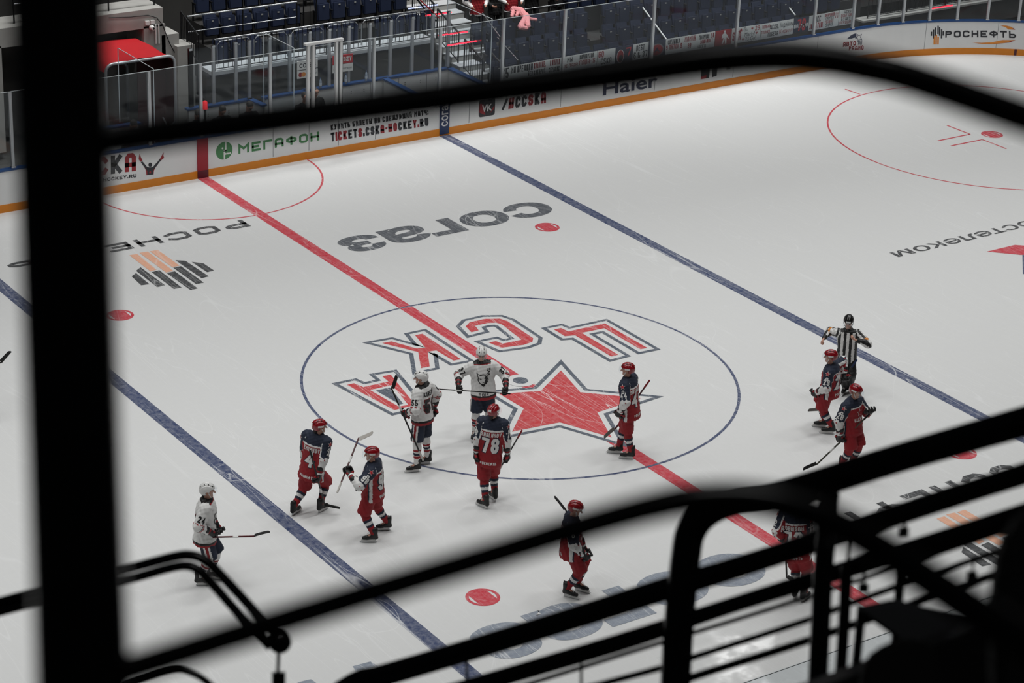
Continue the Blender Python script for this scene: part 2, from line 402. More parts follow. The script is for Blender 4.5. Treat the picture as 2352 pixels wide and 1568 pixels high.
ice.poly([c3(*p) for p in ((535, 1440), (675, 1403), (730, 1440), (560, 1478))], I_PALE)
ice.poly([c3(*p) for p in ((110, 1565), (215, 1540), (300, 1600), (180, 1625))], I_PALE)
# centre emblem: four letters and a star, outlined
A = lambda x, y: G(680+x/3.92, 660+y/3.92); B = lambda x, y: G(1180+x/3.92, 660+y/3.92)
def band(P, d0, d1, m, k):
    a, b = offset_poly(P, d0), offset_poly(P, d1); n = len(a)
    ice.add([(*p, z(k)) for p in a]+[(*p, z(k)) for p in b], [(i, (i+1) % n, n+(i+1) % n, n+i) for i in range(n)], m)
def emblem(outer, hole=None):
    o = [p[:2] for p in outer]; f3 = lambda P, k: [(p[0], p[1], z(k)) for p in P]
    band(o, -.01, .2, ICE, 3); band(o, .11, .2, I_SLT, 4)
    h = [f3([p[:2] for p in hole], 5)] if hole else []
    ice.poly(f3(o, 5), I_LOGO, h)
    if hole:
        hh = [p[:2] for p in hole]; ice.poly(f3(hh, 4.5), ICE); ice.poly(f3(offset_poly(hh, -.08), 5), I_SLT)
emblem([B(*p) for p in ((362, 380), (425, 367), (492, 398), (820, 325), (1202, 545), (1140, 558), (815, 368), (612, 410), (940, 607), (880, 623), (553, 432), (460, 440))])
emblem([A(*p) for p in ((1645, 388), (1578, 405), (1527, 352), (1562, 315), (1700, 284), (1835, 282), (1905, 305), (2135, 458), (2128, 490), (2050, 518), (1845, 545), (1735, 497), (1800, 484), (1860, 508), (2030, 472), (1855, 335), (1800, 318), (1720, 322), (1612, 347))])
emblem([A(*p) for p in ((775, 502), (860, 487), (1080, 550), (1165, 545), (1072, 432), (1138, 418), (1485, 648), (1418, 660), (1262, 568), (1185, 580), (1203, 712), (1125, 728), (1100, 583))])
emblem([A(*p) for p in ((455, 877), (522, 863), (605, 898), (832, 848), (775, 800), (853, 787), (1075, 1060), (885, 1105))], [A(*p) for p in ((665, 925), (865, 880), (1010, 1058), (925, 1074))])
emblem([B(425, 748), B(600, 945), B(1145, 998), B(752, 1127), B(882, 1352), B(415, 1215), G(1176, 991.6), G(1203, 938), G(1147, 905), B(243, 932)])
ice.build('floor', kind='structure', label='white ice rink floor with painted lines, circles and lettering')
# ------------------------------------------------------------------ BOARDS
A_ARC = PI/2*RC
S0, S1 = -16.0, CX            # straight far side from x=S0 to x=CX, then the corner arc, then down the end
def bp(s, off=0., sy=1):
    """point on the board line: s = x along the straight, then arc length round the corner, then down the end; off = outwards"""
    if s <= CX: return (s, sy*(W+off))
    a = (s-CX)/RC
    if a <= PI/2: return (CX+(RC+off)*math.sin(a), sy*(CYc+(RC+off)*math.cos(a)))
    return (CX+RC+off, sy*(CYc-(s-CX-A_ARC)))
def srange(a, b, st=.35):
    out = [a]; x = a
    while x < b-1e-6:
        x = min(b, x+(st if x >= CX-st else (CX-x if x < CX else st))); out.append(x)
    return out
def board_strip(mb, s0, s1, z0, z1, o0, o1, m, sy=1):
    ss = srange(s0, s1) if s1 > CX and s0 < CX or s0 >= CX else [s0, s1]
    for a, b in zip(ss, ss[1:]):
        q = []
        for s in (a, b):
            for o in (o0, o1):
                for zz in (z0, z1): q.append((*bp(s, o, sy), zz))
        mb.add(q, [(0, 4, 5, 1), (2, 3, 7, 6), (1, 5, 7, 3), (0, 2, 6, 4)]+([(0, 1, 3, 2)] if a == ss[0] else [])+([(4, 6, 7, 5)] if b == ss[-1] else []), m)
HB = 1.07; SE = CX+A_ARC+10
def bx(px, py):
    """pixel -> (s, z) on the inner face of the far boards"""
    P = Y(px, py, W)
    if P[0] <= CX: return P[0], P[2]
    d = ray(px, py); o = CAM[:2]-V3(CX, CYc); a = d[:2]@d[:2]; b = o@d[:2]; c = o@o-RC*RC
    t = (-b+math.sqrt(max(b*b-a*c, 0)))/a; P = CAM+t*d
    return CX+RC*math.atan2(P[0]-CX, P[1]-CYc), P[2]
def bquad(*pxs): return [bx(*p) for p in pxs]
def bpos(s, zz, off=-.004): return (*bp(s, off), zz)
boards = thing('dasher_boards', 'long white dasher boards with yellow kick plate and blue cap on the far side', 'rink boards', (0, W, 0))
for nm, a in (('board_panel', (.2, HB-.04, 0, .1, BOARD)), ('kick_plate', (0, .2, -.012, .1, KICK)), ('cap_rail', (HB-.04, HB, -.02, .14, CAPB))):
    mb = MB(); board_strip(mb, S0, SE, a[0], a[1], a[2], a[3], a[4]); mb.build(nm, boards, label={'kick_plate': 'yellow kick plate', 'cap_rail': 'blue cap rail'}.get(nm))
for px in (627, 778, 710, 863, 1078, 1287, 1500, 1677, 1864, 470): s = bx(px, 250)[0]; MB().box((s, W-.002, .63), (.012, .004, .8), GREY).build('panel_seam', boards)
for s in (24.3, 26.6, 28.7):
    p0, p1 = bp(s, -.003), bp(s+.012, -.003); MB().add([(*p0, .2), (*p1, .2), (*p1, 1.03), (*p0, 1.03)], [(0, 1, 2, 3)], GREY).build('panel_seam', boards)
mb = MB(); mb.box((0, W-.01, .54), (.3, .024, 1.0), M('centre_stripe_red', '8f1626', .5)); mb.box((0, W-.016, .1), (.3, .02, .2), M('stripe_kick_dark', '551022', .5))
mb.build('centre_line_stripe', boards, label='dark red stripe')
mb = MB(); mb.box((7.19, W-.012, .54), (.3, .024, 1.0), M('stripe_blue', '1d3158', .5))
put_text(mb, 'согаз', [(7.29, W-.026, .26), (7.29, W-.026, .98), (7.09, W-.026, .98), (7.09, W-.026, .26)], WHT, .02)
mb.build('blue_line_stripe', boards, label='navy stripe with white upright lettering')
s = bx(2332, 120)[0]; mb = MB(); p0, p1 = bp(s-.04, -.016), bp(s+.04, -.016)
mb.add([(*p0, 0), (*p1, 0), (*p1, .2), (*p0, .2)], [(0, 1, 2, 3)], M('goal_tick', '4a1822', .5)); mb.build('goal_line_tick', boards)
def ad_text(mb, s, q, m, bold=.012, fmt=None, m2=None, wd=None):
    v, fs, mi = lettering(s, q, bold, fmt, wd); sz = quadmap([V3(*p) for p in q], v)
    P = [bpos(*p) for p in sz]
    mb.add(P, [f for f, i in zip(fs, mi) if i == 0], m)
    f1 = [f for f, i in zip(fs, mi) if i == 1]
    if f1: mb.add(P, f1, m2)
def ad_poly(mb, pts, m, off=-.004):
    mb.poly([bpos(*p, off) for p in pts], m)
def cr(ox, oy, sc): return lambda x, y: bx(ox+x/sc, oy+y/sc)
k1, k2, k3, k4, k7, k8 = cr(240, 0, 3.92), cr(700, 0, 3.92), cr(1200, 0, 3.92), cr(250, 280, 3.92), cr(1750, 0, 7.84), cr(2052, 0, 7.84)
DK = M('print_charcoal', '23252b', .5); RD = M('print_red', '8e1a24', .5); NV = M('print_navy', '232b45', .5); WP = M('print_white', 'd6d6d4', .5)
mb = MB(); q = [k1(1205, 1385), k1(1933, 1262), k1(1931, 1182), k1(1204, 1300)]
ad_text(mb, 'МЕГАФОН', q, GRN, .01)
c = k1(1078, 1355); R = .235
ad_poly(mb, [(c[0]+R*math.cos(t), c[1]+R*math.sin(t)) for t in np.linspace(0, 2*PI, 40, False)], GRN)
for P in ([(-.02, -.24), (.02, -.24), (.02, .0), (-.02, .0)], [(.02, -.02), (.06, -.02), (.06, .24), (.03, .24)], [(-.02, -.02), (.06, -.02), (.06, .02), (-.02, .02)]):
    ad_poly(mb, [(c[0]+a, c[1]+b) for a, b in P], WP, -.007)
for a, b in ((-.05, .07), (.04, -.09), (.1, -.09), (.16, -.09)):
    ad_poly(mb, [(c[0]+a+.025*math.cos(t), c[1]+b+.025*math.sin(t)) for t in np.linspace(0, 2*PI, 12, False)], WP, -.007)
mb.build('advert_print', boards, label='green lettering with round green emblem')
mb = MB(); ad_text(mb, 'TICKETS.CSKA-HOCKEY.RU', [k2(235, 1275), k2(1115, 1130), k2(1112, 1058), k2(232, 1195)], DK, .02, '0111001000011110001100', RD)
ad_text(mb, 'КУПИТЬ БИЛЕТЫ НА СЛЕДУЮЩИЙ МАТЧ:', [k2(235, 1172), k2(1112, 1032), k2(1110, 985), k2(232, 1122)], DK, .015)
mb.build('advert_print', boards, label='black and red ticket sale lettering')
mb = MB(); ad_text(mb, '/HCCSKA', [k2(1772, 992), k2(2172, 925), k2(2172, 822), k2(1785, 890)], DK, .02, '0100101', RD)
q = [k2(1555, 1065), k2(1725, 1035), k2(1725, 875), k2(1555, 900)]
cx, cz = sum(p[0] for p in q)/4, sum(p[1] for p in q)/4; hw, hh = .26, .24
rr = []
for sx, sz, a0 in ((1, 1, 0), (-1, 1, PI/2), (-1, -1, PI), (1, -1, 1.5*PI)):
    rr += [(cx+sx*(hw-.07)+.07*math.cos(a0+PI/2*i/5), cz+sz*(hh-.07)+.07*math.sin(a0+PI/2*i/5)) for i in range(6)]
ad_poly(mb, rr, DK); ad_poly(mb, [(cx-.24, cz-.1), (cx-.05, cz-.2), (cx-.1, cz+.1), (cx-.24, cz+.16)], RD, -.006); ad_poly(mb, [(cx+.1, cz-.18), (cx+.24, cz-.05), (cx+.24, cz+.05)], RD, -.006)
v, fs, _ = text2d('VK', .03); mb.add([bpos(cx-.17+.34*p[0], cz-.1+.2*p[1], -.009) for p in v], fs, WP)
mb.build('advert_print', boards, label='dark red rounded square emblem and slanted lettering')
mb = MB(); ad_text(mb, 'Haier', [k3(722, 862), k3(1215, 780), k3(1218, 660), k3(728, 735)], NV, .02); mb.build('advert_print', boards, label='navy lettering')
mb = MB()
for a in ([(1605, 712), (1680, 700), (1690, 590), (1612, 602)], [(1705, 695), (1748, 680), (1758, 575), (1708, 585)], [(1835, 628), (1870, 622), (1872, 560), (1838, 566)]): ad_poly(mb, [k3(*p) for p in a], DK)
ad_poly(mb, [k3(1605, 712), k3(1650, 704), k3(1660, 670), k3(1608, 690)], RD, -.006)
mb.build('advert_print', boards, label='blocky black and red lettering partly seen')
mb = MB(); ad_text(mb, 'ЦСКА', [k4(-260, 505), k4(243, 440), k4(243, 275), k4(-260, 340)], DK, .03, '0101', RD)
ad_text(mb, 'CSKA-HOCKEY.RU', [k4(-220, 560), k4(247, 497), k4(247, 466), k4(-220, 528)], DK, .015)
for P, m, o in (([(300, 352), (345, 405), (362, 408), (380, 408), (395, 405), (440, 355), (460, 330), (468, 345), (427, 400), (403, 432), (402, 472), (338, 478), (335, 430), (288, 362)], DK, -.004),
             ([(268, 335), (276, 285), (288, 318), (303, 345), (285, 358)], RD, -.006), ([(457, 335), (472, 308), (495, 270), (490, 300), (497, 322), (470, 345)], RD, -.006),
             ([(315, 400), (345, 440), (345, 476), (338, 478), (335, 435)], RD, -.006), ([(427, 398), (400, 432), (395, 473), (402, 472), (405, 438)], RD, -.006),
             ([(362, 450), (378, 440), (380, 460), (366, 465)], RD, -.006)): ad_poly(mb, [k4(*p) for p in P], m, o)
ad_poly(mb, [k4(372+17*math.cos(t), 385+19*math.sin(t)) for t in np.linspace(0, 2*PI, 16, False)], DK)
mb.build('advert_print', boards, label='fan silhouette with raised red foam fingers and lettering')
mb = MB(); ad_text(mb, 'РОСНЕФТЬ', [k8(932, 678), k8(2212, 688), k8(2208, 562), k8(935, 560)], DK, .012)
for x, t, b in ((685, 570, 645), (722, 532, 692), (757, 495, 645), (803, 463, 612), (832, 490, 642), (866, 527, 690), (897, 562, 640)):
    ad_poly(mb, [k8(x-14, b), k8(x+12, b), k8(x+14, t), k8(x-11, t)], DK)
for x, t, b in ((738, 655, 800), (772, 625, 800), (806, 660, 800)): ad_poly(mb, [k8(x-18, b), k8(x+10, b), k8(x+16, t), k8(x-14, t)], ORNG)
for P in ([(1925, 458), (2030, 460), (2120, 482), (2195, 535), (2070, 530), (2020, 490)], [(1420, 768), (1600, 770), (1800, 755), (1960, 720), (2200, 722), (2080, 765), (1800, 795), (1600, 790)]):
    ad_poly(mb, [k8(*p) for p in P], ORNG)
ad_poly(mb, [k8(*p) for p in ((2140, 525), (2160, 505), (2195, 535))], RD, -.006); ad_poly(mb, [k8(*p) for p in ((1900, 775), (2040, 742), (2200, 722), (2080, 765))], RD, -.006)
mb.build('advert_print', boards, label='charcoal lettering with striped emblem and orange swooshes')
mb = MB()
st = [(1712, 610), (1755, 640), (1800, 605), (1782, 668), (1805, 720), (1752, 708), (1722, 765), (1722, 700), (1672, 690), (1715, 660)]
sw = [k7(*p) for p in st]; cc = np.mean(np.array(sw), 0)
mb.poly([bpos(*p) for p in sw], NV, [[bpos(*(cc+(np.array(p)-cc)*.66)) for p in sw]])
for i in range(4):
    a = [k7(1530+22*i+(1700-1530-22*i)*t, 700-i*3-(100-22*i)*math.sin(t*PI/2)) for t in np.linspace(0, 1, 8)]; b = [k7(1536+22*i+(1700-1536-22*i)*t, 707-i*3-(88-22*i)*math.sin(t*PI/2)) for t in np.linspace(0, 1, 8)]
    ad_poly(mb, a+b[::-1], NV)
    ad_poly(mb, [k7(1735+20*i, 725), k7(1745+20*i, 722), k7(1740+20*i, 800), k7(1728+20*i, 815)], NV)
ad_text(mb, 'АВТО', [k7(1458, 845), k7(1690, 818), k7(1690, 738), k7(1462, 760)], RD, .02); ad_text(mb, 'РАДИО', [k7(1560, 915), k7(1830, 895), k7(1830, 815), k7(1565, 838)], RD, .02)
mb.build('advert_print', boards, label='red lettering under a navy shooting star')
# near boards and their low glass
nb = thing('dasher_boards', 'near-side dasher boards seen low through the railing at the bottom right', 'rink boards', (0, -W, 0))
for nm, a in (('board_panel', (.2, HB-.04, 0, .1, BOARD)), ('kick_plate', (0, .2, -.012, .1, KICK)), ('cap_rail', (HB-.04, HB, -.02, .14, CAPB))):
    mb = MB(); board_strip(mb, -14, 8, a[0], a[1], a[2], a[3], a[4], -1); mb.build(nm, nb)
# ------------------------------------------------------------------ glass on the boards
def glass_run(ss, z0, z1, off, sy, where, n0=0):
    T = thing('protective_glass', 'row of clear glass panes and aluminium posts '+where, 'rink glass', (0, sy*W, z0))
    for i, (a, b) in enumerate(zip(ss, ss[1:])):
        mb = MB(); board_strip(mb, a+.03, b-.03, z0, z1, off, off+.012, GLASS, sy)
        p = mb.build('glass_pane', T)
        mb = MB(); board_strip(mb, a+.03, b-.03, z1, z1+.012, off-.001, off+.013, EDGE, sy); mb.build('top_edge', p)
    return T
POSTS = [-9, -7, -5, -3.2, -1.4, 0, 1.95, 3.12, 3.9, 5.0, 7.03, 9.03, 11.05, 14.1, 17.15, 20.1, 21.63, 22.6, 23.5, 24.4, 25.3, 26.25, 27.2, 28.2, 29.2, 30.2, 31.2]
GT = glass_run(POSTS[:], HB, 2.95, .05, 1, 'on the far boards')
for i, s in enumerate(POSTS):
    if s in (3.12, 3.9): continue
    mb = MB(); x, y = bp(s, .056); a = 0 if s < CX else -(s-CX)/RC; ax = [(math.cos(a), math.sin(a), 0), (-math.sin(a), math.cos(a), 0), (0, 0, 1)]
    mb.box((x, y, (HB+2.95)/2), (.075, .07, 2.95-HB), ALU, ax)
    p = mb.build('glass_post', GT, loc=(x, y, HB))
    mb = MB(); mb.box((x, y, HB+.02), (.11, .1, .04), STEEL, ax); mb.build('foot_bracket', p)
    mb = MB(); mb.box((x, y-.04, (HB+2.95)/2), (.012, .01, 2.95-HB), EDGE, ax); mb.build('rubber_strip', p)
glass_run([-11, -8.6, -6.2, -3.8, -1.4, 1.0, 3.4, 5.8], HB, 2.13, .05, -1, 'on the near boards')
# gate frame standing in the far glass
g = thing('gate_frame', 'tall white double post gate frame in the far glass beside the sponsor signs', 'gate', (3.5, W, HB))
for x in (3.04, 3.19, 3.87, 4.0):
    mb = MB(); mb.box((x, W+.05, HB+.97), (.07, .09, 1.94), M('gate_white', 'cfd0d0', .4)); mb.box((x+.045, W+.05, HB+.95), (.02, .06, 1.9), DMET); mb.build('gate_post', g)
mb = MB(); mb.box((3.5, W+.05, HB+1.98), (1.12, .11, .06), M('gate_white', 'cfd0d0', .4)); mb.build('top_bar', g)
# glass returns, going back from the boards
for (x, y1, zt, lb) in ((2.72, 15.9, 2.95, 'thin glass return behind the boards left of the gate frame'), (8.75, 16.5, 2.95, 'glass return at the right end of the bench box'), (-1.2, 16.3, 2.95, 'glass return in front of the red canopy')):
    mb = MB(); mb.box((x, (W+.2+y1)/2, (1.0+zt)/2), (.012, y1-W-.2, zt-1.0), GLASS); p = mb.build('glass_return', None, lb, 'glass')
    mb = MB(); mb.box((x, (W+.2+y1)/2, zt), (.014, y1-W-.2, .012), EDGE)
    for yy in (W+.2, y1): mb.box((x, yy, (1.0+zt)/2), (.018, .018, zt-1.0), EDGE)
    mb.build('top_edge', p)
# ------------------------------------------------------------------ BENCH BOX behind the far boards
YB = 16.35
bb = thing('bench_boards', 'white inner boards with blue cap at the back of the bench box', 'bench boards', (4.8, YB, 0))
def bwall(x0, y0, x1, y1, nm='board_panel'):
    L = math.hypot(x1-x0, y1-y0); d = ((x1-x0)/L, (y1-y0)/L, 0); ax = [d, (-d[1], d[0], 0), (0, 0, 1)]; c = ((x0+x1)/2, (y0+y1)/2)
    mb = MB(); mb.box((*c, .515), (L, .1, 1.03), BOARD, ax)
    mb.build(nm, bb); mb = MB(); mb.box((*c, 1.05), (L+.12, .16, .05), CAPB, ax); mb.build('cap_rail', bb, label='blue cap rail')
for q in ((.75, YB, 2.55, YB), (2.95, YB-.05, 4.2, YB-.05), (4.2, YB, 8.75, YB), (8.75, YB, 8.75, W+.25), (6.65, YB-.08, 6.65, W+.25), (2.55, YB, 2.62, YB-.6), ): bwall(*q)
bb = thing('bench_boards', 'low white boards with blue cap in front of the red canopy', 'bench boards', (-2, YB, 0))
for q in ((-3.2, 15.9, -.9, 15.9), (-3.2, 15.9, -3.2, W+.25)): bwall(*q)
bb = bpy.data.objects['bench_boards']; mb = MB()
for x in (1.3, 1.9, 3.3, 4.6, 5.6, 6.0, 6.9, 7.3, 7.8, 8.3):
    for dz in (.78, .84): mb.add([(x+.015*math.cos(t), YB-.056, dz+.015*math.sin(t)) for t in np.linspace(0, 2*PI, 8, False)], [tuple(range(8))], BLK)
for x in (1.2, 2.2, 5.2, 6.2, 7.1, 8.0): mb.box((x, YB-.055, .5), (.012, .006, 1.0), GREY)
mb.build('bolt_marks', bb)
BGP = [.85, 1.5, 2.15, 2.55, 3.15, 3.75, 4.35, 4.95, 5.55, 6.2, 6.85, 7.55, 8.2, 8.72]
GB = thing('protective_glass', 'row of clear glass panes and grey posts behind the bench box', 'rink glass', (5, YB, 1.08))
for i, (a, b) in enumerate(zip(BGP, BGP[1:])):
    mb = MB(); mb.box(((a+b)/2, YB+.02, (1.08+2.62)/2), (b-a-.06, .012, 1.54), GLASS)
    mb.build('glass_pane', GB)
for i, a in enumerate(BGP):
    mb = MB(); mb.box((a, YB+.02, 1.08+.78), (.075 if i else .12, .07, 1.56), ALU if i else DMET); mb.box((a, YB+.02, 2.62), (.085, .08, .06), STEEL)
    mb.build('glass_post', GB, loc=(a, YB, 1.08))
mb = MB()   # dark floor and counter of the bench box
mb.box((4.5, 15.2, .02), (16, 2.0, .04), DCONC); mb.build('floor_bench', kind='structure')
for i, (x0, x1) in enumerate(((1.2, 2.4), (3.0, 4.2), (4.6, 6.4), (6.9, 8.5))):
    t = thing('team_bench', 'long dark team bench with pale edge, %s from the left behind the box' % ORD[i], 'bench', ((x0+x1)/2, 16.85, 0))
    mb = MB(); mb.box(((x0+x1)/2, 16.8, .5), (x1-x0, .45, .08), DMET); mb.box(((x0+x1)/2, 16.57, .53), (x1-x0, .03, .04), ALU); mb.build('seat', t)
    for x in (x0+.1, x1-.1): mb = MB(); mb.box((x, 16.8, .23), (.06, .4, .46), DMET); mb.build('leg', t)
# signs on the bench glass
def sign(px, py, wd, ht, m, label, prints, y=YB-.09):
    P = Y(px, py, y); t = MB().box((P[0], y, P[2]), (wd, .02, ht), m).build('sponsor_sign', None, label, 'sign', loc=(P[0], y, P[2]))
    for s, u0, v0, u1, v1, mm in prints:
        mb = MB(); q = [(P[0]+(u-.5)*wd, y-.012, P[2]+(v-.5)*ht) for u, v in ((u0, v0), (u1, v0), (u1, v1), (u0, v1))]
        if s: put_text(mb, s, q, mm, .015)
        else:
            cx, cz, r = P[0]+(u0-.5)*wd, P[2]+(v0-.5)*ht, u1; mb.add([(cx+r*math.cos(a), y-.012-v1, cz+r*math.sin(a)) for a in np.linspace(0, 2*PI, 20, False)], [tuple(range(20))], mm)
        mb.build('print', t)
sign(706, 148, .62, .24, WP, 'white sign with dark lettering, upper one left of the gate frame', [('согаз', .1, .22, .9, .72, DK)])
sign(706, 169, .62, .21, WP, 'white sign with two overlapping orange discs beside the gate frame', [('', .16, .5, .065, 0, RD), ('', .3, .5, .065, .001, ORNG), ('mastercard', .45, .35, .93, .62, GREY)])
sign(787, 136, .62, .24, SIGNR, 'red sign with white slanted lettering right of the gate frame', [('FONBET', .08, .25, .94, .75, WP)])
sign(787, 156, .62, .21, WP, 'white sign with grey lettering under the red sign', [('Ростелеком', .24, .3, .94, .62, GREY), ('', .12, .5, .05, 0, RD)])
def bottle(px, py, lb):
    P = Y(px, py, YB-.05); t = thing('water_bottle', lb, 'bottle', (P[0], P[1], 1.076)); zz = 1.076
    mb = MB(); mb.tube([(P[0], P[1], zz+h) for h in (0, .01, .18, .22, .25)], [.03, .035, .035, .022, .013], M('clear_plastic', '8f9cab', .15), 12); mb.build('body', t)
    mb = MB(); mb.tube([(P[0], P[1], zz+.06), (P[0], P[1], zz+.14)], .036, M('bottle_label', 'c4ccd6', .5), 12, False); mb.build('label_band', t)
    mb = MB(); mb.tube([(P[0], P[1], zz+.25), (P[0], P[1], zz+.28)], .016, CAPB, 10); mb.build('cap', t)
bottle(736, 195, 'water bottle on the blue cap right beside the gate frame'); bottle(794, 184, 'middle water bottle on the blue cap of the bench boards'); bottle(841, 176, 'rightmost water bottle on the blue cap of the bench boards')
P = Y(471, 243, W+.12); t = thing('goal_lamp', 'small red signal lamp on a black stalk by the centre line', 'lamp', (P[0], P[1], HB))
mb = MB(); mb.tube([(P[0], P[1], HB), (P[0], P[1], P[2]-.08)], .03, DMET, 10); mb.build('stalk', t)
mb = MB(); mb.tube([(P[0], P[1], P[2]-.08), (P[0], P[1], P[2]-.05), (P[0], P[1], P[2]+.1), (P[0], P[1], P[2]+.13)], [.07, .06, .06, .03], M('lamp_red', (.8, .02, .03), .3, emit=.35), 14); mb.build('lens', t)
# ------------------------------------------------------------------ canopy and concrete on the far left
YC = 16.4
t = thing('tunnel_canopy', 'red fabric tunnel canopy with grey arched front frame', 'canopy', (-.4, YC, 0)); xl, xr, zc = -1.5, .42, 2.52
mb = MB(); arch = [(xl, YC, .0), (xl, YC, zc-.2)]+[(xl+.2-.2*math.cos(a), YC, zc-.2+.2*math.sin(a)) for a in np.linspace(.3, PI/2, 5)]+[(xr-.2+.2*math.sin(a), YC, zc-.2+.2*math.cos(a)) for a in np.linspace(0, PI/2-.3, 5)]+[(xr, YC, zc-.2), (xr, YC, 0)]
mb.tube(arch, .04, ALU, 10); mb.build('front_frame', t)
mb = MB(); prof = [(xl, zc-.22), (xl+.06, zc-.06), (xl+.2, zc+.02), ((xl+xr)/2, zc+.06), (xr-.2, zc+.02), (xr-.06, zc-.06), (xr, zc-.22)]
ys = [YC-.02, YC+.6, YC+1.2, YC+1.85]; vs = [(x, y, zz-.03*(j % 2)) for j, y in enumerate(ys) for x, zz in prof]
mb.add(vs, [(j*7+i, j*7+i+1, j*7+i+8, j*7+i+7) for j in range(3) for i in range(6)], CANO, True); mb.build('roof', t, label='red fabric roof')
mb = MB(); mb.box((xr-.02, YC+.9, 1.2), (.02, 1.8, 2.3), DRED); mb.box((xr-.42, YC+.5, 1.2), (.8, .02, 2.4), DRED); mb.build('side_curtain', t, label='dark red side curtain')
mb = MB(); mb.tube([(xr-.35, YC+.03, .9), (xr-.05, YC+.03, .25)], .02, ALU, 8); mb.tube([(xr-.5, YC+.03, .35), (xr+.0, YC+.03, .75)], .02, ALU, 8); mb.build('brace', t)
YW = 18.2
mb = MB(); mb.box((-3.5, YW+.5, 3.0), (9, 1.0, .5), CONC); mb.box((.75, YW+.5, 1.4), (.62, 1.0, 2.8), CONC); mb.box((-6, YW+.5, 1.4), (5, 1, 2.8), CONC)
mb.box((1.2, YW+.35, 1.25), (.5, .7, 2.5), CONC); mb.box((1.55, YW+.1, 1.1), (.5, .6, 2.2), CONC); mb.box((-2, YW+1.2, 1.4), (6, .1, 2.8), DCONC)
mb.build('wall_tunnel', kind='structure')
t = thing('wall_camera', 'small white camera with grey boxes on the concrete pillar above the canopy', 'camera', (.8, YW, 2.35)); P = Y(350, 64, YW-.08)
mb = MB(); mb.tube([(P[0], YW-.02, P[2]), (P[0], YW-.16, P[2])], [.07, .05], WP, 14); mb.build('housing', t)
mb = MB(); mb.tube([(P[0], YW-.161, P[2]), (P[0], YW-.17, P[2])], .03, BLK, 12); mb.build('lens', t)
for dx, m in ((-.12, WP), (.03, WP)): mb = MB(); mb.box((P[0]+dx, YW-.03, P[2]+.14), (.11, .06, .1), m); mb.build('junction_box', t)
mb = MB()
for px in (357.5, 364.5): a, b = Y(px, 55, YW-.04), Y(px+1, 100, YW-.04); mb.tube([a, b], .02, WP, 8)
mb.build('conduit', None, 'pair of pale vertical conduits on the concrete pillar', 'pipe')
mb = MB(); mb.tube([Y(x, y, YW-.03) for x, y in ((250, 41), (300, 39), (340, 35), (360, 41), (374, 58), (380, 75), (390, 100), (402, 122))], .012, BLK, 6); mb.build('cable', None, 'black cable curving over the concrete above the canopy', 'cable')
# ------------------------------------------------------------------ STANDS
def railing(name, pts_bottom, h, label, step=.12, m=DMET, top=STEEL, tr=.025, mids=()):
    t = thing(name, label, 'railing', pts_bottom[0]); pb = [np.array(p, float) for p in pts_bottom]
    mb = MB(); mb.tube([p+V3(0, 0, h) for p in pb], tr, top, 10); mb.build('top_rail', t)
    if step:
        mb = MB(); mb.tube([p+V3(0, 0, .06) for p in pb], .015, m, 6)
        for a, b in zip(pb, pb[1:]):
            n = max(1, int(np.linalg.norm(b-a)/step))
            for i in range(n+1): p = a+(b-a)*i/n; mb.tube([p+V3(0, 0, .06), p+V3(0, 0, h*.97)], .009, m, 5, False)
        mb.build('bars', t)
    for k in mids: mb = MB(); mb.tube([p+V3(0, 0, h*k) for p in pb], tr*.7, top, 8); mb.build('mid_rail', t)
    for a, b in zip(pb, pb[1:]):
        n = max(1, round(np.linalg.norm(b-a)/1.5))
        for i in range(n+1): p = a+(b-a)*i/n; mb = MB(); mb.tube([p, p+V3(0, 0, h)], .022, m, 8); mb.build('upright', t)
    return t
# seats: one built with its parts, then copied
def make_seat():
    t = thing('stadium_seat', '', 'seat', (0, 0, 0))
    MB().box((0, .05, .52), (.41, .06, .62), SEATM, [(1, 0, 0), (0, .968, -.25), (0, .25, .968)]).build('backrest', t, bevel=.03)
    MB().box((0, -.06, .48), (.4, .07, .50), SEATM, [(1, 0, 0), (0, .998, -.06), (0, .06, .998)]).build('seat_pan', t, bevel=.03)
    mb = MB(); mb.box((0, -.097, .64), (.055, .008, .035), PLATE); mb.build('number_plate', t)
    for s in (-1, 1):
        mb = MB(); mb.box((s*.238, .03, .24), (.02, .07, .48), DMET); mb.box((s*.238, -.03, .5), (.022, .22, .035), DMET); mb.build('side_bracket', t)
    return t
seat0 = make_seat(); used = [0]
def seat_row(y, zf, x0, n, where, pitch=.5, gaps=()):
    idx = 0
    for i in range(n):
        if i in gaps: continue
        lb = 'navy flip-up seat, %s from the left in the %s' % (ORD[idx], where); idx += 1
        if not used[0]: used[0] = 1; seat0.location = (x0+i*pitch, y, zf); tag(seat0, lb, None, 'navy seats, '+where)
        else: dup(seat0, (x0+i*pitch, y, zf), lb, 'navy seats, '+where)
PZ = .65
def anchor(px, py, y): P = Y(px, py, y-.1); return P[0], P[2]-PZ
TER = []
for px, py, y, k0, n, where, gaps in (
    (1271.7, 92.5, 15.9, 4, 26, 'second row behind the fan banners', (7,)),
    (1273, 44.6, 16.75, 5, 28, 'third row behind the fan banners', (8,)),
    (1380, -20, 17.6, 3, 22, 'fourth row behind the fan banners', ()),
    (1250, 140, 15.05, 3, 22, 'front row behind the fan banners', ()),
    (549.7, 101, 17.95, 1, 14, 'row behind the bench guard rail', (3, 9)),
    (526.8, 42.7, 18.85, 1, 6, 'left block above the bench', ()),
    (744, 14, 18.85, 0, 6, 'right block above the bench', ()),
    (466, -5, 19.75, 0, 14, 'top left row at the picture edge', ())):
    x0, zf = anchor(px, py, y); seat_row(y, zf, x0-k0*.5, n, where, gaps=gaps); TER.append((y, zf, x0-k0*.5, n))
mb = MB()
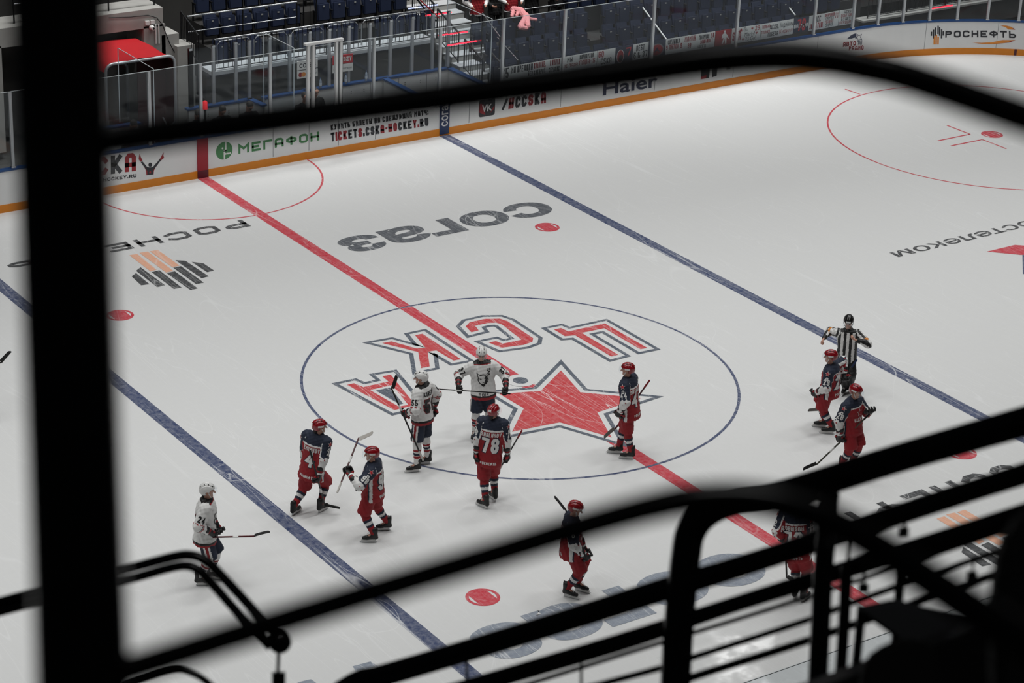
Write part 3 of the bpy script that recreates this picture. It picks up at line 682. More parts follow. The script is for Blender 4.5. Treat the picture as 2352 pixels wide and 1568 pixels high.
for y, zf, x0, n in TER:
    x1 = x0+n*.5; y0 = y-.5
    mb.box(((x0+x1)/2-.2, y0+.45, zf-.75), (x1-x0+.1, .95, 1.5), M('terrace_dark', '262524', .9, noise=.2, scale=3))
mb.build('floor_terrace', kind='structure')
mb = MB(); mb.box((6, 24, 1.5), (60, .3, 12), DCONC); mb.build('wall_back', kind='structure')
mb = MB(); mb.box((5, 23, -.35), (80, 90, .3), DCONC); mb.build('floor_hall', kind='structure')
# parapet under the bench guard rail, guard rail with framed panels
zr = Y(508, 163, 17.2)[2]
mb = MB(); mb.box((5.35, 17.5, zr-.05), (6.9, .6, .1), LEDGE); mb.box((5.35, 17.45, zr/2-.06), (6.9, .25, zr-.1), DCONC); mb.build('wall_parapet', kind='structure')
railing('guard_rail', [(2.0, 17.25, zr), (8.75, 17.25, zr)], .86, 'steel guard rail with dark bars behind the bench box', .13)
t = thing('guard_fence', 'row of round cornered framed panels under the guard rail behind the bench', 'railing panel', (2, 17.3, zr+.3))
for i in range(6):
    x0, x1 = 2.1+i*1.1, 3.1+i*1.1; zz0, zz1 = zr+.1, zr+.78
    mb = MB(); mb.tube([(x0, 17.3, zz0), (x0, 17.3, zz1-.1), (x0+.1, 17.3, zz1), (x1-.1, 17.3, zz1), (x1, 17.3, zz1-.1), (x1, 17.3, zz0)], .012, ALU, 6); mb.build('panel_frame', t)
# rails in front of the upper left rows
P = Y(412, 18, 18.4); Q = Y(690, 0, 18.4)
railing('guard_rail', [(1.75, 18.3, Q[2]-.95), (5.05, 18.3, Q[2]-.95)], .95, 'bright steel guard rail in front of the upper left seats', 0, mids=(.55,))
P = Y(303, 30, YW+.3); railing('guard_rail', [(-3, YW+.3, 3.25), (.9, YW+.3, 3.25)], 1.0, 'steel rail on top of the concrete over the red canopy', 0, mids=(.5,))
railing('guard_rail', [(1.72, 17.6, 1.75), (1.72, 18.6, 2.15)], .8, 'short dark barred fence at the left end of the seats above the canopy', .1, top=DMET)
railing('guard_rail', [(5.35, 18.45, 1.95), (5.75, 18.45, 1.95)], .9, 'short dark rail between the two upper seat blocks', .2, top=DMET)
# stairs
mb = MB(); sy0, sz0 = 14.9, .55
for i in range(12):
    y = sy0+i*.43; zz = sz0+i*.165
    mb.box((9.75, y+.4, zz-.3), (1.5, .86, .66), CONC); mb.box((9.75, y+.2, zz+.03), (1.52, .46, .035), LEDGE)  # treads paler than the risers: light from above put into the colour
mb.build('floor_stairs', kind='structure')
def stepmark(px, py, lb):
    d = None
    for i in range(12):
        y = sy0+i*.43; zz = sz0+i*.165+.035
        P = G(px, py, zz)
        if y-.03 <= P[1] <= y+.45: d = P
    if d is None: return
    mb = MB(); mb.box((d[0], d[1], d[2]), (.28, .1, .008), WP); p = mb.build('step_label', None, lb, 'sign')
    mb = MB(); put_text(mb, '4', [(d[0]-.06, d[1]-.04, d[2]+.006), (d[0]+.04, d[1]-.04, d[2]+.006), (d[0]+.04, d[1]+.04, d[2]+.006), (d[0]-.06, d[1]+.04, d[2]+.006)], DK); mb.build('print', p)
for (x, y), lb in zip(((1122, 125), (1089, 81), (1058, 39)), ('lowest', 'middle', 'upper')): stepmark(x, y, lb+' white number sticker on the concrete stairs')
for i, (a, b, m, lb) in enumerate((((1028, 104.6), (1094, 94), LEDR, 'lowest red light strip on the concrete stairs'), ((1007.6, 81.6), (1074, 72.7), LEDR, 'middle red light strip on the concrete stairs'),
        ((978, 36), (1037, 28.5), LEDR, 'upper red light strip on the concrete stairs'), ((938, 20), (1005, 11), LEDW, 'bluish white light strip above the concrete stairs'), ((2140, 20), (2188, 12), LEDR, 'red light strip in the stand at the far right corner'))):
    y = (15.6, 16.35, 17.55, 18.2, 15.5)[i]; P, Q = Y(*a, y), Y(*b, y); mb = MB(); mb.tube([P, Q], .018, m, 8); t = mb.build('light_strip', None, lb, 'light strip')
    mb = MB(); mb.box(((P[0]+Q[0])/2, y+.03, (P[2]+Q[2])/2), (abs(Q[0]-P[0]), .04, .05), DMET); mb.build('housing', t)
for i, (x0, y0, z0, y1, z1) in enumerate(((8.95, 15.0, .75, 15.9, 1.1), (8.95, 16.2, 1.2, 17.3, 1.6), (9.45, 14.75, .6, 15.3, .8), (8.95, 17.5, 1.7, 18.6, 2.1))):
    t = railing('stair_rail', [(x0, y0, z0), (x0, y1, z1)], .85, 'dark barred stair rail, %s up the concrete stairs' % ORD[i], .11, top=DMET, tr=.028)
mb = MB(); P, Q = Y(958, -2, 17.2), Y(975, 20, 17.2); mb.tube([P, Q], .025, BLK, 8); mb.build('pole', None, 'black slanting pole beside the white light strip', 'pole')
mb = MB(); mb.tube([Y(963, -2, 16.9), Y(1009, 42, 16.9)], .015, CANO, 8); mb.build('rope', None, 'thin red rope slanting across the stairs', 'rope')
t = railing('guard_rail', [Y(1150, 45, 15.4)*V3(1, 1, 0)+V3(0, 0, .7), Y(1108, 35, 16.4)*V3(1, 1, 0)+V3(0, 0, 1.1)], 1.35, 'thin steel side rail between the stairs and the seats', 0, top=STEEL, tr=.015)
# white rails slanting over the seat rows on the right
for i, (a, b) in enumerate((((1462, -2), (1531, 91)), ((1797, -2), (1826.5, 35)), ((1142, 85), (1190, 138)))):
    ya, yb = (17.2, 14.75) if i < 2 else (15.8, 14.75)
    mb = MB(); P, Q = Y(*a, ya), Y(*b, yb); mb.tube([P, Q], .022 if i < 2 else .012, STEEL if i == 2 else M('white_rail', 'dcdcda', .3), 8); t = mb.build('aisle_rail', None, ('bright slanting aisle rail, left one over the navy seats', 'bright slanting aisle rail, right one over the navy seats', 'thin slanting cable down to the first fan banner')[i], 'railing')
    mb = MB(); mb.tube([Q-V3(0, 0, .0), Q*V3(1, 1, 0)+V3(0, 0, .6)], .02, DMET, 8); mb.build('upright', t)
zb = Y(1180, 25, 17.0)[2]
t = railing('guard_rail', [(11.0, 17.0, zb-.95), (14.6, 17.0, zb-.95)], .95, 'steel topped black guard rail in front of the standing spectators', 0, top=STEEL, tr=.02)
mb = MB(); mb.box((12.8, 17.02, zb-.55), (3.6, .03, .75), BLK); mb.build('black_panel', t)
# far right corner: ledge and fence beyond the curve
mb = MB(); P, Q = Y(2100, 38, 15.4), Y(2352, 20, 15.4); mb.box((28, 16.0, P[2]-.4), (9, .3, .7), DCONC); mb.box((28, 15.9, P[2]-.02), (9, .4, .06), CONC); mb.box((28, 18.5, P[2]+.4), (9, 3, .8), DCONC); mb.build('wall_corner', kind='structure')
railing('guard_rail', [(23.8, 15.85, P[2]+.02), (32, 15.85, P[2]+.02)], .7, 'dark barred fence in the stand at the far right corner', .16, top=DMET)
# ------------------------------------------------------------------ fan banners
YF = 14.32
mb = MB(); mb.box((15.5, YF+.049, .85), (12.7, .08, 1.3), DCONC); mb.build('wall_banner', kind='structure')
# px of top left, top right, height in px, background, label, prints (text, u0,v0,u1,v1, colour)
NB = M('banner_navy', '222a3f', .7); WB = M('banner_white', 'c9c9c6', .7); RB = M('banner_red', '8f1620', .7)
BAN = [((1157, 155), (1290, 132), WB, 'white fan banner leftmost behind the far glass with dark and red lettering', [('15', .0, .3, .09, .95, DK), ('МЫ ПРЕДАНЫ', .13, .55, .5, .95, DK), ('КОМАНДЕ,', .52, .6, .72, .95, RD), ('БЕЗ КОТОРОЙ', .42, .2, .72, .5, DK), ('В НАШИХ', .8, .6, .97, .95, RD), ('СЕРДЦАХ', .78, .2, .97, .5, DK)]),
 ((1291, 132), (1372, 117), WB, 'white fan banner with a large 15 at its right end', [('МЫ', .15, .62, .3, .92, DK), ('НЕ ПАЛА', .05, .3, .45, .52, RD), ('КАРНАУХОВ', .5, .66, .9, .94, DK), ('ПАША-15', .5, .3, .95, .6, RD)]),
 ((1373, 117), (1414, 110), WB, 'small white fan banner with two lines in Latin letters', [('GO', .05, .55, .35, .95, RD), ('CSKA', .2, .1, .8, .48, DK)]),
 ((1415.5, 110), (1454, 103), NB, 'navy fan banner with a round portrait and red 7', [('7', .6, .35, .9, .9, SIGNR)]),
 ((1455, 103), (1490, 96), WB, 'white fan banner with black handwriting BEST 6 & 37', [('BEST', .2, .55, .75, .92, DK), ('6 & 37', .05, .1, .95, .5, DK)]),
 ((1491, 96), (1529, 90), NB, 'dark fan banner with a round red emblem', []),
 ((1530, 90), (1643, 72), WB, 'long white fan banner with many names in black and red', [('СЛЕПЫШЕВ', .04, .62, .28, .92, DK), ('9 АНТОН 9', .01, .28, .33, .6, RD), ('МАМИН', .38, .62, .6, .95, RD), ('98', .45, .2, .52, .5, RD), ('САМОРУКОВ', .67, .62, .88, .9, DK), ('58', .92, .62, .98, .95, RD), ('ЗАЩИЩАЕТ', .7, .34, .96, .58, RD), ('ЦСКА', .66, .05, .82, .28, DK)]),
 ((1644, 72), (1681, 66), RB, 'red fan banner with a white skater silhouette', []),
 ((1682, 66), (1748, 56), WB, 'white fan banner with hearts and handwritten red and black letters', [('SKA', .02, .2, .32, .75, RD), ('Go,', .4, .66, .55, .95, DK), ('Mario!', .45, .36, .8, .62, DK), ('23 Go!', .48, .05, .85, .33, DK), ('23', .8, .66, .96, .95, RD)]),
 ((1749, 56), (1790, 49), WB, 'white fan banner with four short printed words', [('ТОЛЬКО', .05, .7, .5, .9, RD), ('ЦСКА,', .5, .55, .98, .85, DK), ('ТОЛЬКО', .02, .35, .5, .55, RD), ('ПОБЕДА', .4, .1, .98, .38, DK)]),
 ((1790.5, 49), (1823.5, 43), WB, 'white fan banner with cursive handwriting in black and red', [('Кадейкин', .08, .5, .95, .92, DK), ('Кирилл', .05, .1, .95, .45, RD)]),
 ((1824.5, 42.5), (1858.5, 37), NB, 'navy fan banner with large red 78', [('78', .25, .12, .8, .9, SIGNR), ('ШАЛУНОВ', .02, .34, .95, .58, WP)]),
 ((1859.5, 37), (1893, 31), WB, 'white fan banner with black word above red words', [('МАКС', .25, .52, .8, .92, DK), ('ЗАБЕЙ ГОЛ!', .05, .1, .95, .46, RD)]),
 ((1893.5, 31), (1928, 24.5), WB, 'white fan banner with four words and 11 at right', [('АНДРОНОВ', .05, .74, .7, .95, RD), ('СЕРГЕЙ', .12, .52, .65, .72, DK), ('УБИВАЙ', .08, .3, .65, .5, RD), ('СКОРЕЙ', .12, .08, .65, .28, DK), ('11', .75, .55, .95, .92, RD)]),
 ((1929, 24.5), (1963.5, 19.5), WB, 'rightmost white fan banner behind the far glass', [('ЦСКА', .3, .76, .75, .95, DK), ('ВСЕГДА', .12, .53, .8, .73, RD), ('БУДЕТ', .15, .3, .75, .5, DK), ('ПЕРВЫМ', .05, .08, .8, .27, RD)])]
for a, b, m, lb, pr in BAN:
    P, Q = Y(*a, YF), Y(*b, YF); hgt = .46
    q = [P-V3(0, 0, hgt), Q-V3(0, 0, hgt), Q, P]; mb = MB(); off = V3(0, .008, 0); mb.add([p for p in q]+[p+off for p in q], [(0, 1, 2, 3), (7, 6, 5, 4), (0, 4, 5, 1), (1, 5, 6, 2), (2, 6, 7, 3), (3, 7, 4, 0)], m)
    t = mb.build('fan_banner', None, lb, 'banner', loc=P)
    for s, u0, v0, u1, v1, mm in pr:
        mb = MB(); qq = [quadmap(q, np.array([[u, v]]))[0]-V3(0, .004, 0) for u, v in ((u0, v0), (u1, v0), (u1, v1), (u0, v1))]; put_text(mb, s, qq, mm, .0, wd=.15); mb.build('lettering', t)
    def blob(uvs, mm, dy=.004):
        mb = MB(); mb.poly([quadmap(q, np.array([p]))[0]-V3(0, dy, 0) for p in uvs], mm); mb.build('print', t)
    circ = lambda cx, cy, rx, ry: [(cx+rx*math.cos(x), cy+ry*math.sin(x)) for x in np.linspace(0, 2*PI, 20, False)]
    if 'portrait' in lb: blob(circ(.27, .42, .22, .42), WB); blob(circ(.27, .42, .19, .38), RB, .006); blob(circ(.3, .3, .12, .2), BLK, .008)
    if 'emblem' in lb: blob(circ(.5, .4, .42, .4), GREY); blob(circ(.5, .4, .36, .34), RB, .006); blob([(.3, .2), (.5, .6), (.7, .2), (.5, .35)], NB, .008)
    if 'skater' in lb: blob([(.5, .95), (.58, .98), (.64, .9), (.6, .82), (.75, .62), (.9, .3), (.7, .5), (.72, .1), (.62, .1), (.6, .4), (.5, .1), (.42, .12), (.52, .5), (.4, .45), (.42, .7), (.54, .82)], WB)
    if 'hearts' in lb:
        for cx, cy in ((.7, .82), (.86, .5), (.4, .2)): blob([(cx, cy-.1), (cx+.04, cy+.02), (cx+.02, cy+.07), (cx, cy+.04), (cx-.02, cy+.07), (cx-.04, cy+.02)], RD)
        blob([(.2, .72), (.36, .72), (.33, .95)], RD)
# ------------------------------------------------------------------ FIGURES: fields of rounded cones, surfaced on a grid
def surface(field, lo, hi, h):
    """surface nets: quads on the zero level of field (negative inside)"""
    lo = np.array(lo); n = np.maximum(np.ceil((np.array(hi)-lo)/h).astype(int)+1, 3)
    g = np.stack(np.meshgrid(*[lo[i]+h*np.arange(n[i]) for i in range(3)], indexing='ij'), -1).reshape(-1, 3)
    val = field(g).reshape(n); ins = val < 0
    acc = np.zeros((*(n-1), 3)); cnt = np.zeros(n-1); cr = []
    for ax in range(3):
        sa = [slice(None)]*3; sb = [slice(None)]*3; sa[ax] = slice(0, -1); sb[ax] = slice(1, None)
        a, b = val[tuple(sa)], val[tuple(sb)]; ch = ins[tuple(sa)] != ins[tuple(sb)]
        idx = np.argwhere(ch); t = a[ch]/(a[ch]-b[ch]); p = idx.astype(float); p[:, ax] += t; cr.append((idx, ins[tuple(sa)][ch]))
        o1, o2 = [k for k in range(3) if k != ax]
        for d1 in (0, -1):
            for d2 in (0, -1):
                c = idx.copy(); c[:, o1] += d1; c[:, o2] += d2
                ok = ((c >= 0) & (c < n-1)).all(1); cc = c[ok]
                np.add.at(acc, tuple(cc.T), p[ok]); np.add.at(cnt, tuple(cc.T), 1)
    act = cnt > 0; ids = -np.ones(n-1, int); ids[act] = np.arange(act.sum())
    V = lo+h*acc[act]/cnt[act][:, None]; F = []
    for ax in range(3):
        idx, inside = cr[ax]; o1, o2 = (ax+1) % 3, (ax+2) % 3
        ok = (idx[:, o1] > 0) & (idx[:, o2] > 0) & (idx[:, o1] < n[o1]-1) & (idx[:, o2] < n[o2]-1); idx, inside = idx[ok], inside[ok]
        q = []
        for d1, d2 in ((0, 0), (-1, 0), (-1, -1), (0, -1)):
            c = idx.copy(); c[:, o1] += d1; c[:, o2] += d2; q.append(ids[tuple(c.T)])
        q = np.stack(q, 1); q[~inside] = q[~inside][:, ::-1]; F.append(q)
    F = np.concatenate(F); F = F[(F >= 0).all(1)]
    return V, F
def nrm(a): a = np.array(a, float); return a/max(np.linalg.norm(a), 1e-9)
def cone(P, a, b, ra, rb, e1=None, k=1.):
    """distance-like field of a tapered capsule; radius along e1 is r, across it r*k"""
    d = b-a; L = max(d@d, 1e-9); t = np.clip((P-a)@d/L, 0, 1); q = P-(a+t[:, None]*d); r = ra+(rb-ra)*t
    if e1 is not None:
        dn = d/math.sqrt(L); e1 = nrm(e1-dn*(e1@dn)); c = q@e1; q = q+((1/k-1)*1.0)*(q-c[:, None]*e1-(q@dn)[:, None]*dn)
        return (np.linalg.norm(q, axis=1)-r)*min(1, k)
    return np.linalg.norm(q, axis=1)-r
def smin(*fs, k=.03):
    o = fs[0]
    for f in fs[1:]:
        h = np.clip(.5+.5*(f-o)/k, 0, 1); o = f*(1-h)+o*h-k*h*(1-h)
    return o
def skin_mesh(name, field, lo, hi, h, mats, matf=None, parent=None, label=None, loc=None, keep=False, **kw):
    V, F = surface(field, lo, hi, h)
    me = bpy.data.meshes.new(name); o = np.zeros(3) if loc is None else np.array(loc)
    me.vertices.add(len(V)); me.vertices.foreach_set('co', (V-o).ravel())
    me.loops.add(len(F)*4); me.loops.foreach_set('vertex_index', F.ravel()); me.polygons.add(len(F)); me.polygons.foreach_set('loop_start', np.arange(len(F))*4)
    for m in mats: me.materials.append(m)
    if matf is not None: me.polygons.foreach_set('material_index', matf(V[F].mean(1)).astype(np.int32))
    me.polygons.foreach_set('use_smooth', np.ones(len(F), bool)); me.update(); me.validate()
    r = ob(name, me, parent, label, loc=o, **kw)
    return (r, V, F) if keep else r
def bounds(pts, m): p = np.array(pts); return p.min(0)-m, p.max(0)+m
def ik(a, b, l1, l2, pole):
    d = b-a; L = np.linalg.norm(d); dn = d/max(L, 1e-6); Lc = min(L, (l1+l2)*.999); s = L/Lc
    x = (l1*l1-l2*l2+Lc*Lc)/(2*Lc); hh = math.sqrt(max(l1*l1-x*x, 0)); pp = nrm(pole-dn*(pole@dn))
    return a+dn*x*s+pp*hh
def hand_chain(wr, pl, d, n, side, grip, r, L):
    """finger chains of a hand: d = along the hand, n = palm normal (fingers bend this way), side = thumb side"""
    out = []
    for i, k in enumerate((.92, 1.0, .95, .78)):
        o = wr+d*pl+side*(.034-.023*i)*(r/.0095); a = grip*1.25; p = o; ch = [(p, r)]
        for j, l in enumerate((.45, .32, .24)):
            ang = a*(j+.5+.06*i); p = p+(d*math.cos(ang)+n*math.sin(ang))*l*L*k; ch.append((p, r*(.95-.1*j)))
        out.append(ch)
    t0 = wr+d*pl*.3+side*.03*(r/.0095); t1 = t0+(side*.8+d*.6+n*.35)*L*.42; t2 = t1+(d*.9+n*(.3+grip*.5)-side*.3*grip)*L*.36
    out.append([(t0, r*1.25), (t1, r*1.1), (t2, r*.9)])
    return out
FIG = {}
def figure(label, feet, toes, pel, neck, face, head, hands, team, num='', name='', t0=0., lean=0., tn=0., headt=None, hairy=0, look=0., grip=.85, stature=1.0, sit=None, gdir=None, elb=(0, 0), h=.0125):
    S = stature
    if sit is None:
        fw = [G(*p) for p in feet]; base = (fw[0]+fw[1])/2; base[2] = 0
    else:
        base = np.array(sit[0], float); fw = [base+V3(*p) for p in sit[1]]
    toC = CAM-base; toC[2] = 0; toC = nrm(toC); rg = V3(-toC[1], toC[0], 0); up = V3(0, 0, 1)
    def at(p, t=0.):
        d = ray(*p); o = base+toC*t; return CAM+d*(((o-CAM)@toC)/(d@toC))
    hdg = lambda a: math.cos(math.radians(a))*toC+math.sin(math.radians(a))*rg
    F = hdg(face); pe = at(pel, t0); nk = at(neck, t0+tn); sp = nrm(nk-pe)
    if abs(np.linalg.norm(nk-pe)-.5) > .12: print('TORSO', label[:40], round(float(np.linalg.norm(nk-pe)), 2), 'hip z', round(float(pe[2]-base[2]), 2))
    R = nrm(np.cross(F, sp)); F2 = nrm(np.cross(sp, R)); Lf = -R     # R = the figure's right
    HF = hdg(head[2]); hc = at(head[:2], t0+tn+(.03 if headt is None else headt)); HR = nrm(np.cross(HF, up))
    hd = nrm(HF*math.cos(look)+up*-math.sin(look)); hu = nrm(np.cross(HR, hd))
    sh = [nk-sp*.09*S+Lf*.195*S, nk-sp*.09*S+R*.195*S]           # 0 = left, 1 = right
    hip = [pe+Lf*.1*S, pe+R*.1*S]
    hw = [at(hands[i][:2], hands[i][2]+t0) for i in (0, 1)]
    el, wr = [], []
    for i in (0, 1):
        out = (Lf, R)[i]; pole = -F2*.7+out*(.5+elb[i])-up*.5
        v = hw[i]-sh[i]; L = np.linalg.norm(v)
        if L > .68*S: print('ARM', label[:40], i, round(float(L), 2)); hw[i] = sh[i]+v/L*.68*S
        wt = hw[i]-nrm(hw[i]-sh[i]-F2*.0)*.0
        e = ik(sh[i], wt, .31*S, .36*S, pole); el.append(e); wr.append(wt-nrm(wt-e)*.085*S)
    an, kn, td = [], [], []
    for i in (0, 1):
        T = hdg(toes[i]); td.append(T); a = fw[i]+up*(.155 if team != 'civ' else .09)-T*.05; an.append(a)
        L = np.linalg.norm(hip[i]-a)
        if L > .95*S: print('LEG', label[:40], i, round(float(L), 2))
        kn.append(ik(hip[i], a, .445*S, .43*S, F*.8+T*.6))
    # ---- skin: one continuous body
    gr = [None, None]; fing = []
    for i in (0, 1):
        d = nrm(wr[i]*0+hw[i]-wr[i]); out = (Lf, R)[i]
        n = nrm(np.cross(d, F2)*(1 if i == 0 else -1)+(-out)*.6); n = nrm(n-d*(n@d)); sd = nrm(np.cross(n, d)*(1 if i == 1 else -1))
        if gdir is not None and gdir[i] is not None: g = nrm(gdir[i]-d*(gdir[i]@d)); sd = g if g@sd > 0 else -g; n = nrm(np.cross(d, sd)*(1 if i == 1 else -1))
        gr[i] = (d, n, sd)
    bare = team in ('ref', 'civ')
    segs = [(pe, nk-sp*.2, .12, .14, R, .75), (nk-sp*.2, nk-sp*.1, .14, .12, R, .75), (sh[0], sh[1], .06, .06, None, 1), (nk-sp*.08, hc-hu*.07, .062, .055, None, 1)]
    for i in (0, 1):
        segs += [(sh[i], el[i], .055, .042, None, 1), (el[i], wr[i], .042, .028, None, 1), (hip[i], kn[i], .085, .055, None, 1), (kn[i], an[i], .055, .038, None, 1)]
        d, n, sd = gr[i]; segs.append((wr[i], wr[i]+d*.075, .03, .036, sd, .5))
        if bare:
            for ch in hand_chain(wr[i], .085, d, n, sd, grip*.7, .0095, .09): segs += [(a, b, ra, rb, None, 1) for (a, ra), (b, rb) in zip(ch, ch[1:])]
        segs.append((an[i], an[i]-up*.05+td[i]*.12, .04, .03, None, 1))
    def headf(P):
        f = smin(cone(P, hc+hu*.035-hd*.02, hc+hu*.03+hd*.03, .083, .076, HR, 1.08), cone(P, hc-hu*.04+hd*.03, hc-hu*.085+hd*.055, .062, .036, HR, 1.), k=.03)
        f = smin(f, cone(P, hc+hu*.015+hd*.1, hc-hu*.028+hd*.122, .010, .0155), k=.012)
        for s in (-1, 1): f = smin(f, cone(P, hc+HR*s*.078-hd*.01+hu*.012, hc+HR*s*.078-hd*.015-hu*.03, .016, .011), k=.008); f = np.maximum(f, -(np.linalg.norm(P-(hc+HR*s*.032+hd*.108+hu*.012), axis=1)-.013))
        return f
    def bodyf(P): return smin(*[cone(P, *s) for s in segs], headf(P), k=.018)
    def bodym(c):
        m = np.zeros(len(c)); q = c-hc; x, y, zz = q@HR, q@hd, q@hu
        m[(y > .085) & (abs(abs(x)-.032) < .018) & (abs(zz-.014) < .011)] = 2
        m[(y > .08) & (abs(abs(x)-.034) < .024) & (abs(zz-.036) < .006)] = 2
        m[(y > .075) & (abs(x) < .026) & (abs(zz+.06) < .008)] = 1
        return m
    allp = [s[0] for s in segs]+[s[1] for s in segs]+[hc]
    root = skin_mesh('person', bodyf, *bounds(allp, .13), .0105 if bare else .0125, [SKIN, LIP, EYE], bodym, None, label, loc=base)
    root['category'] = 'person'
    tms = {'red': (RED, NAVY, WHT), 'wht': (WHT, BLK, RED), 'ref': (WHT, BLK, ORNG), 'civ': (DARKCL, DARKCL, RED), 'fan': (RED, NAVY, WHT)}[team]
    loc = base
    # ---- jersey
    bulk = 1.0 if team in ('red', 'wht') else .86
    hem = pe-sp*.12
    tor = [(hem, pe+sp*.08, .252*bulk, .22*bulk, R, .82), (pe+sp*.08, nk-sp*.2, .215*bulk, .232*bulk, R, .74), (nk-sp*.2, nk-sp*.13, .232*bulk, .19*bulk, R, .7), (sh[0], sh[1], .1*bulk, .1*bulk, None, 1), (nk-sp*.12, nk-sp*.045, .1, .078, R, .9)]
    slv = []
    for i in (0, 1): slv += [(sh[i], el[i], .106*bulk, .094*bulk, None, 1), (el[i], wr[i]-nrm(wr[i]-el[i])*(.075 if team in ('red', 'wht') else .02), .094*bulk, (.068 if team in ('red', 'wht') else .052)*bulk, None, 1)]
    def folds(P): return .0045*np.sin(P@V3(38, 21, 55))*np.sin(P@V3(-25, 47, 19)+1.3)+.003*np.sin(P@V3(70, -50, 30))
    def jf(P):
        b = smin(*[cone(P, *s) for s in tor], k=.05); b = np.maximum(b, -((P-hem)@sp)-.06)
        return smin(b, *[cone(P, *s) for s in slv], k=.035)+folds(P)
    def jm(c):
        m = np.zeros(len(c)); q = c-pe; Ht = (nk-pe)@sp; v = (q@sp)/Ht; x = q@R; y = q@F2
        arm = np.full(len(c), -1.); at_ = np.zeros(len(c)); inn = np.zeros(len(c)); bd = smin(*[cone(c, *s) for s in tor[:3]], k=.05)
        for i in (0, 1):
            fu, ff = cone(c, *slv[2*i]), cone(c, *slv[2*i+1]); o = (Lf, R)[i]
            for (s, f, k) in ((slv[2*i], fu, 0), (slv[2*i+1], ff, 1)):
                d = s[1]-s[0]; t = np.clip((c-s[0])@d/(d@d), 0, 1); w_ = (f < .012) & ((bd > .012) | (k == 0) & (t > .35)) & ((k == 1) | (ff > fu-.002))
                arm[w_] = i; at_[w_] = k+t[w_]; pp = c-(s[0]+t[:, None]*d); inn[w_] = (pp@(-o) + .3*(pp@-up))[w_]
        ia = arm >= 0; bo = ~ia
        if team in ('red', 'fan'):
            yoke = np.where(y > 0, .8, .78)
            m[bo & (v > yoke)] = 1; m[bo & (v > yoke-.045) & (v <= yoke)] = 2
            side = (abs(y+.02) < .03) & (abs(x) > .1) & (v < .72); m[bo & side] = 2; m[bo & (abs(y+.02-.042) < .013) & (abs(x) > .1) & (v < .6)] = 1
            m[ia & (at_ < .98)] = 1; m[ia & (at_ < .9) & (inn > .03)] = 0; m[ia & (at_ < .93) & (abs(inn-.02) < .012)] = 2
            m[ia & (at_ >= .98)] = 2; m[ia & (at_ > .98) & (inn > .02)] = 0
            if team == 'fan': m[bo & (v < -.22)] = 2; m[ia & (at_ > 1.9)] = 2
        elif team == 'wht':
            for a, b, k in ((.86, .98, 2), (.98, 1.03, 0), (1.03, 1.13, 1), (1.13, 1.17, 0), (1.17, 1.29, 2)): m[ia & (at_ >= a) & (at_ < b)] = k
            m[bo & (v < -.15)] = 1; m[bo & (v < -.215)] = 2; m[bo & (v > 1.0)] = 1; m[bo & (v > .975) & (v <= 1.0) & (y > 0)] = 2
            m[bo & (abs(y+.03) < .035) & (abs(x) > .14) & (v > .45) & (v < .66)] = 1
        elif team == 'ref':
            m[bo] = (np.floor((x+.5*.058+5.8)/.058) % 2)[bo]; m[bo & (v > .93)] = 1
            m[ia] = (np.floor((inn+1)/.045) % 2)[ia]; m[ia & (at_ > .62) & (at_ < .82)] = 2; m[ia & (at_ > 1.75)] = 1
        return m
    pts = [s[0] for s in tor+slv]+[s[1] for s in tor+slv]
    jer, JV, JF = skin_mesh('jersey' if team != 'civ' else 'coat', jf, *bounds(pts, .24*S), h, tms, jm, root, {'red': 'red jersey with navy shoulders', 'wht': 'white jersey with red and black bands', 'ref': 'black and white striped shirt', 'fan': 'red fan jersey'}.get(team), loc, True)
    bvh = BVHTree.FromPolygons([Vector(v) for v in JV], [list(map(int, f)) for f in JF])
    def onto(s, c, u, v, wd, ht, m, wst=.17, off=.006, nm='number_print', shape=None, far=.5):
        if shape is None and not s.strip(): return
        n = nrm(np.cross(u, v)); q = [c+u*a*wd/2+v*b*ht/2 for a, b in ((-1, -1), (1, -1), (1, 1), (-1, 1))]; mb = MB()
        if shape is None: VV, FF, _ = stroke2d(s, wd/ht, wst)
        else: VV = np.array(shape, float); FF = [t for t in geometry.tessellate_polygon([[Vector((*p, 0)) for p in VV]])]
        bm = bmesh.new(); vs = [bm.verts.new((*p, 0)) for p in VV]
        for f in FF:
            try: bm.faces.new([vs[i] for i in f])
            except ValueError: pass
        for _ in range(3):
            ee = [e for e in bm.edges if ((e.verts[0].co.x-e.verts[1].co.x)*wd)**2+((e.verts[0].co.y-e.verts[1].co.y)*ht)**2 > .035**2]
            if ee: bmesh.ops.subdivide_edges(bm, edges=ee, cuts=1, use_grid_fill=True)
        bm.verts.index_update(); P = quadmap(q, np.array([v.co[:2] for v in bm.verts])); out = []; hit = []
        for p in P:
            hl, nn, _, dd = bvh.ray_cast(Vector(p+n*far), Vector(-n), far+.3); hit.append(hl is not None)
            out.append(np.array(hl)+n*off if hl is not None else p)
        fs = [[v.index for v in f.verts] for f in bm.faces if all(hit[v.index] for v in f.verts)]; bm.free()
        if fs: mb.add(out, fs, m, True); return mb.build(nm, jer)
    star = [(.5+.5*math.cos(PI/2+i*PI/5)*(1 if i % 2 == 0 else .42), .5+.5*math.sin(PI/2+i*PI/5)*(1 if i % 2 == 0 else .42)) for i in range(10)]
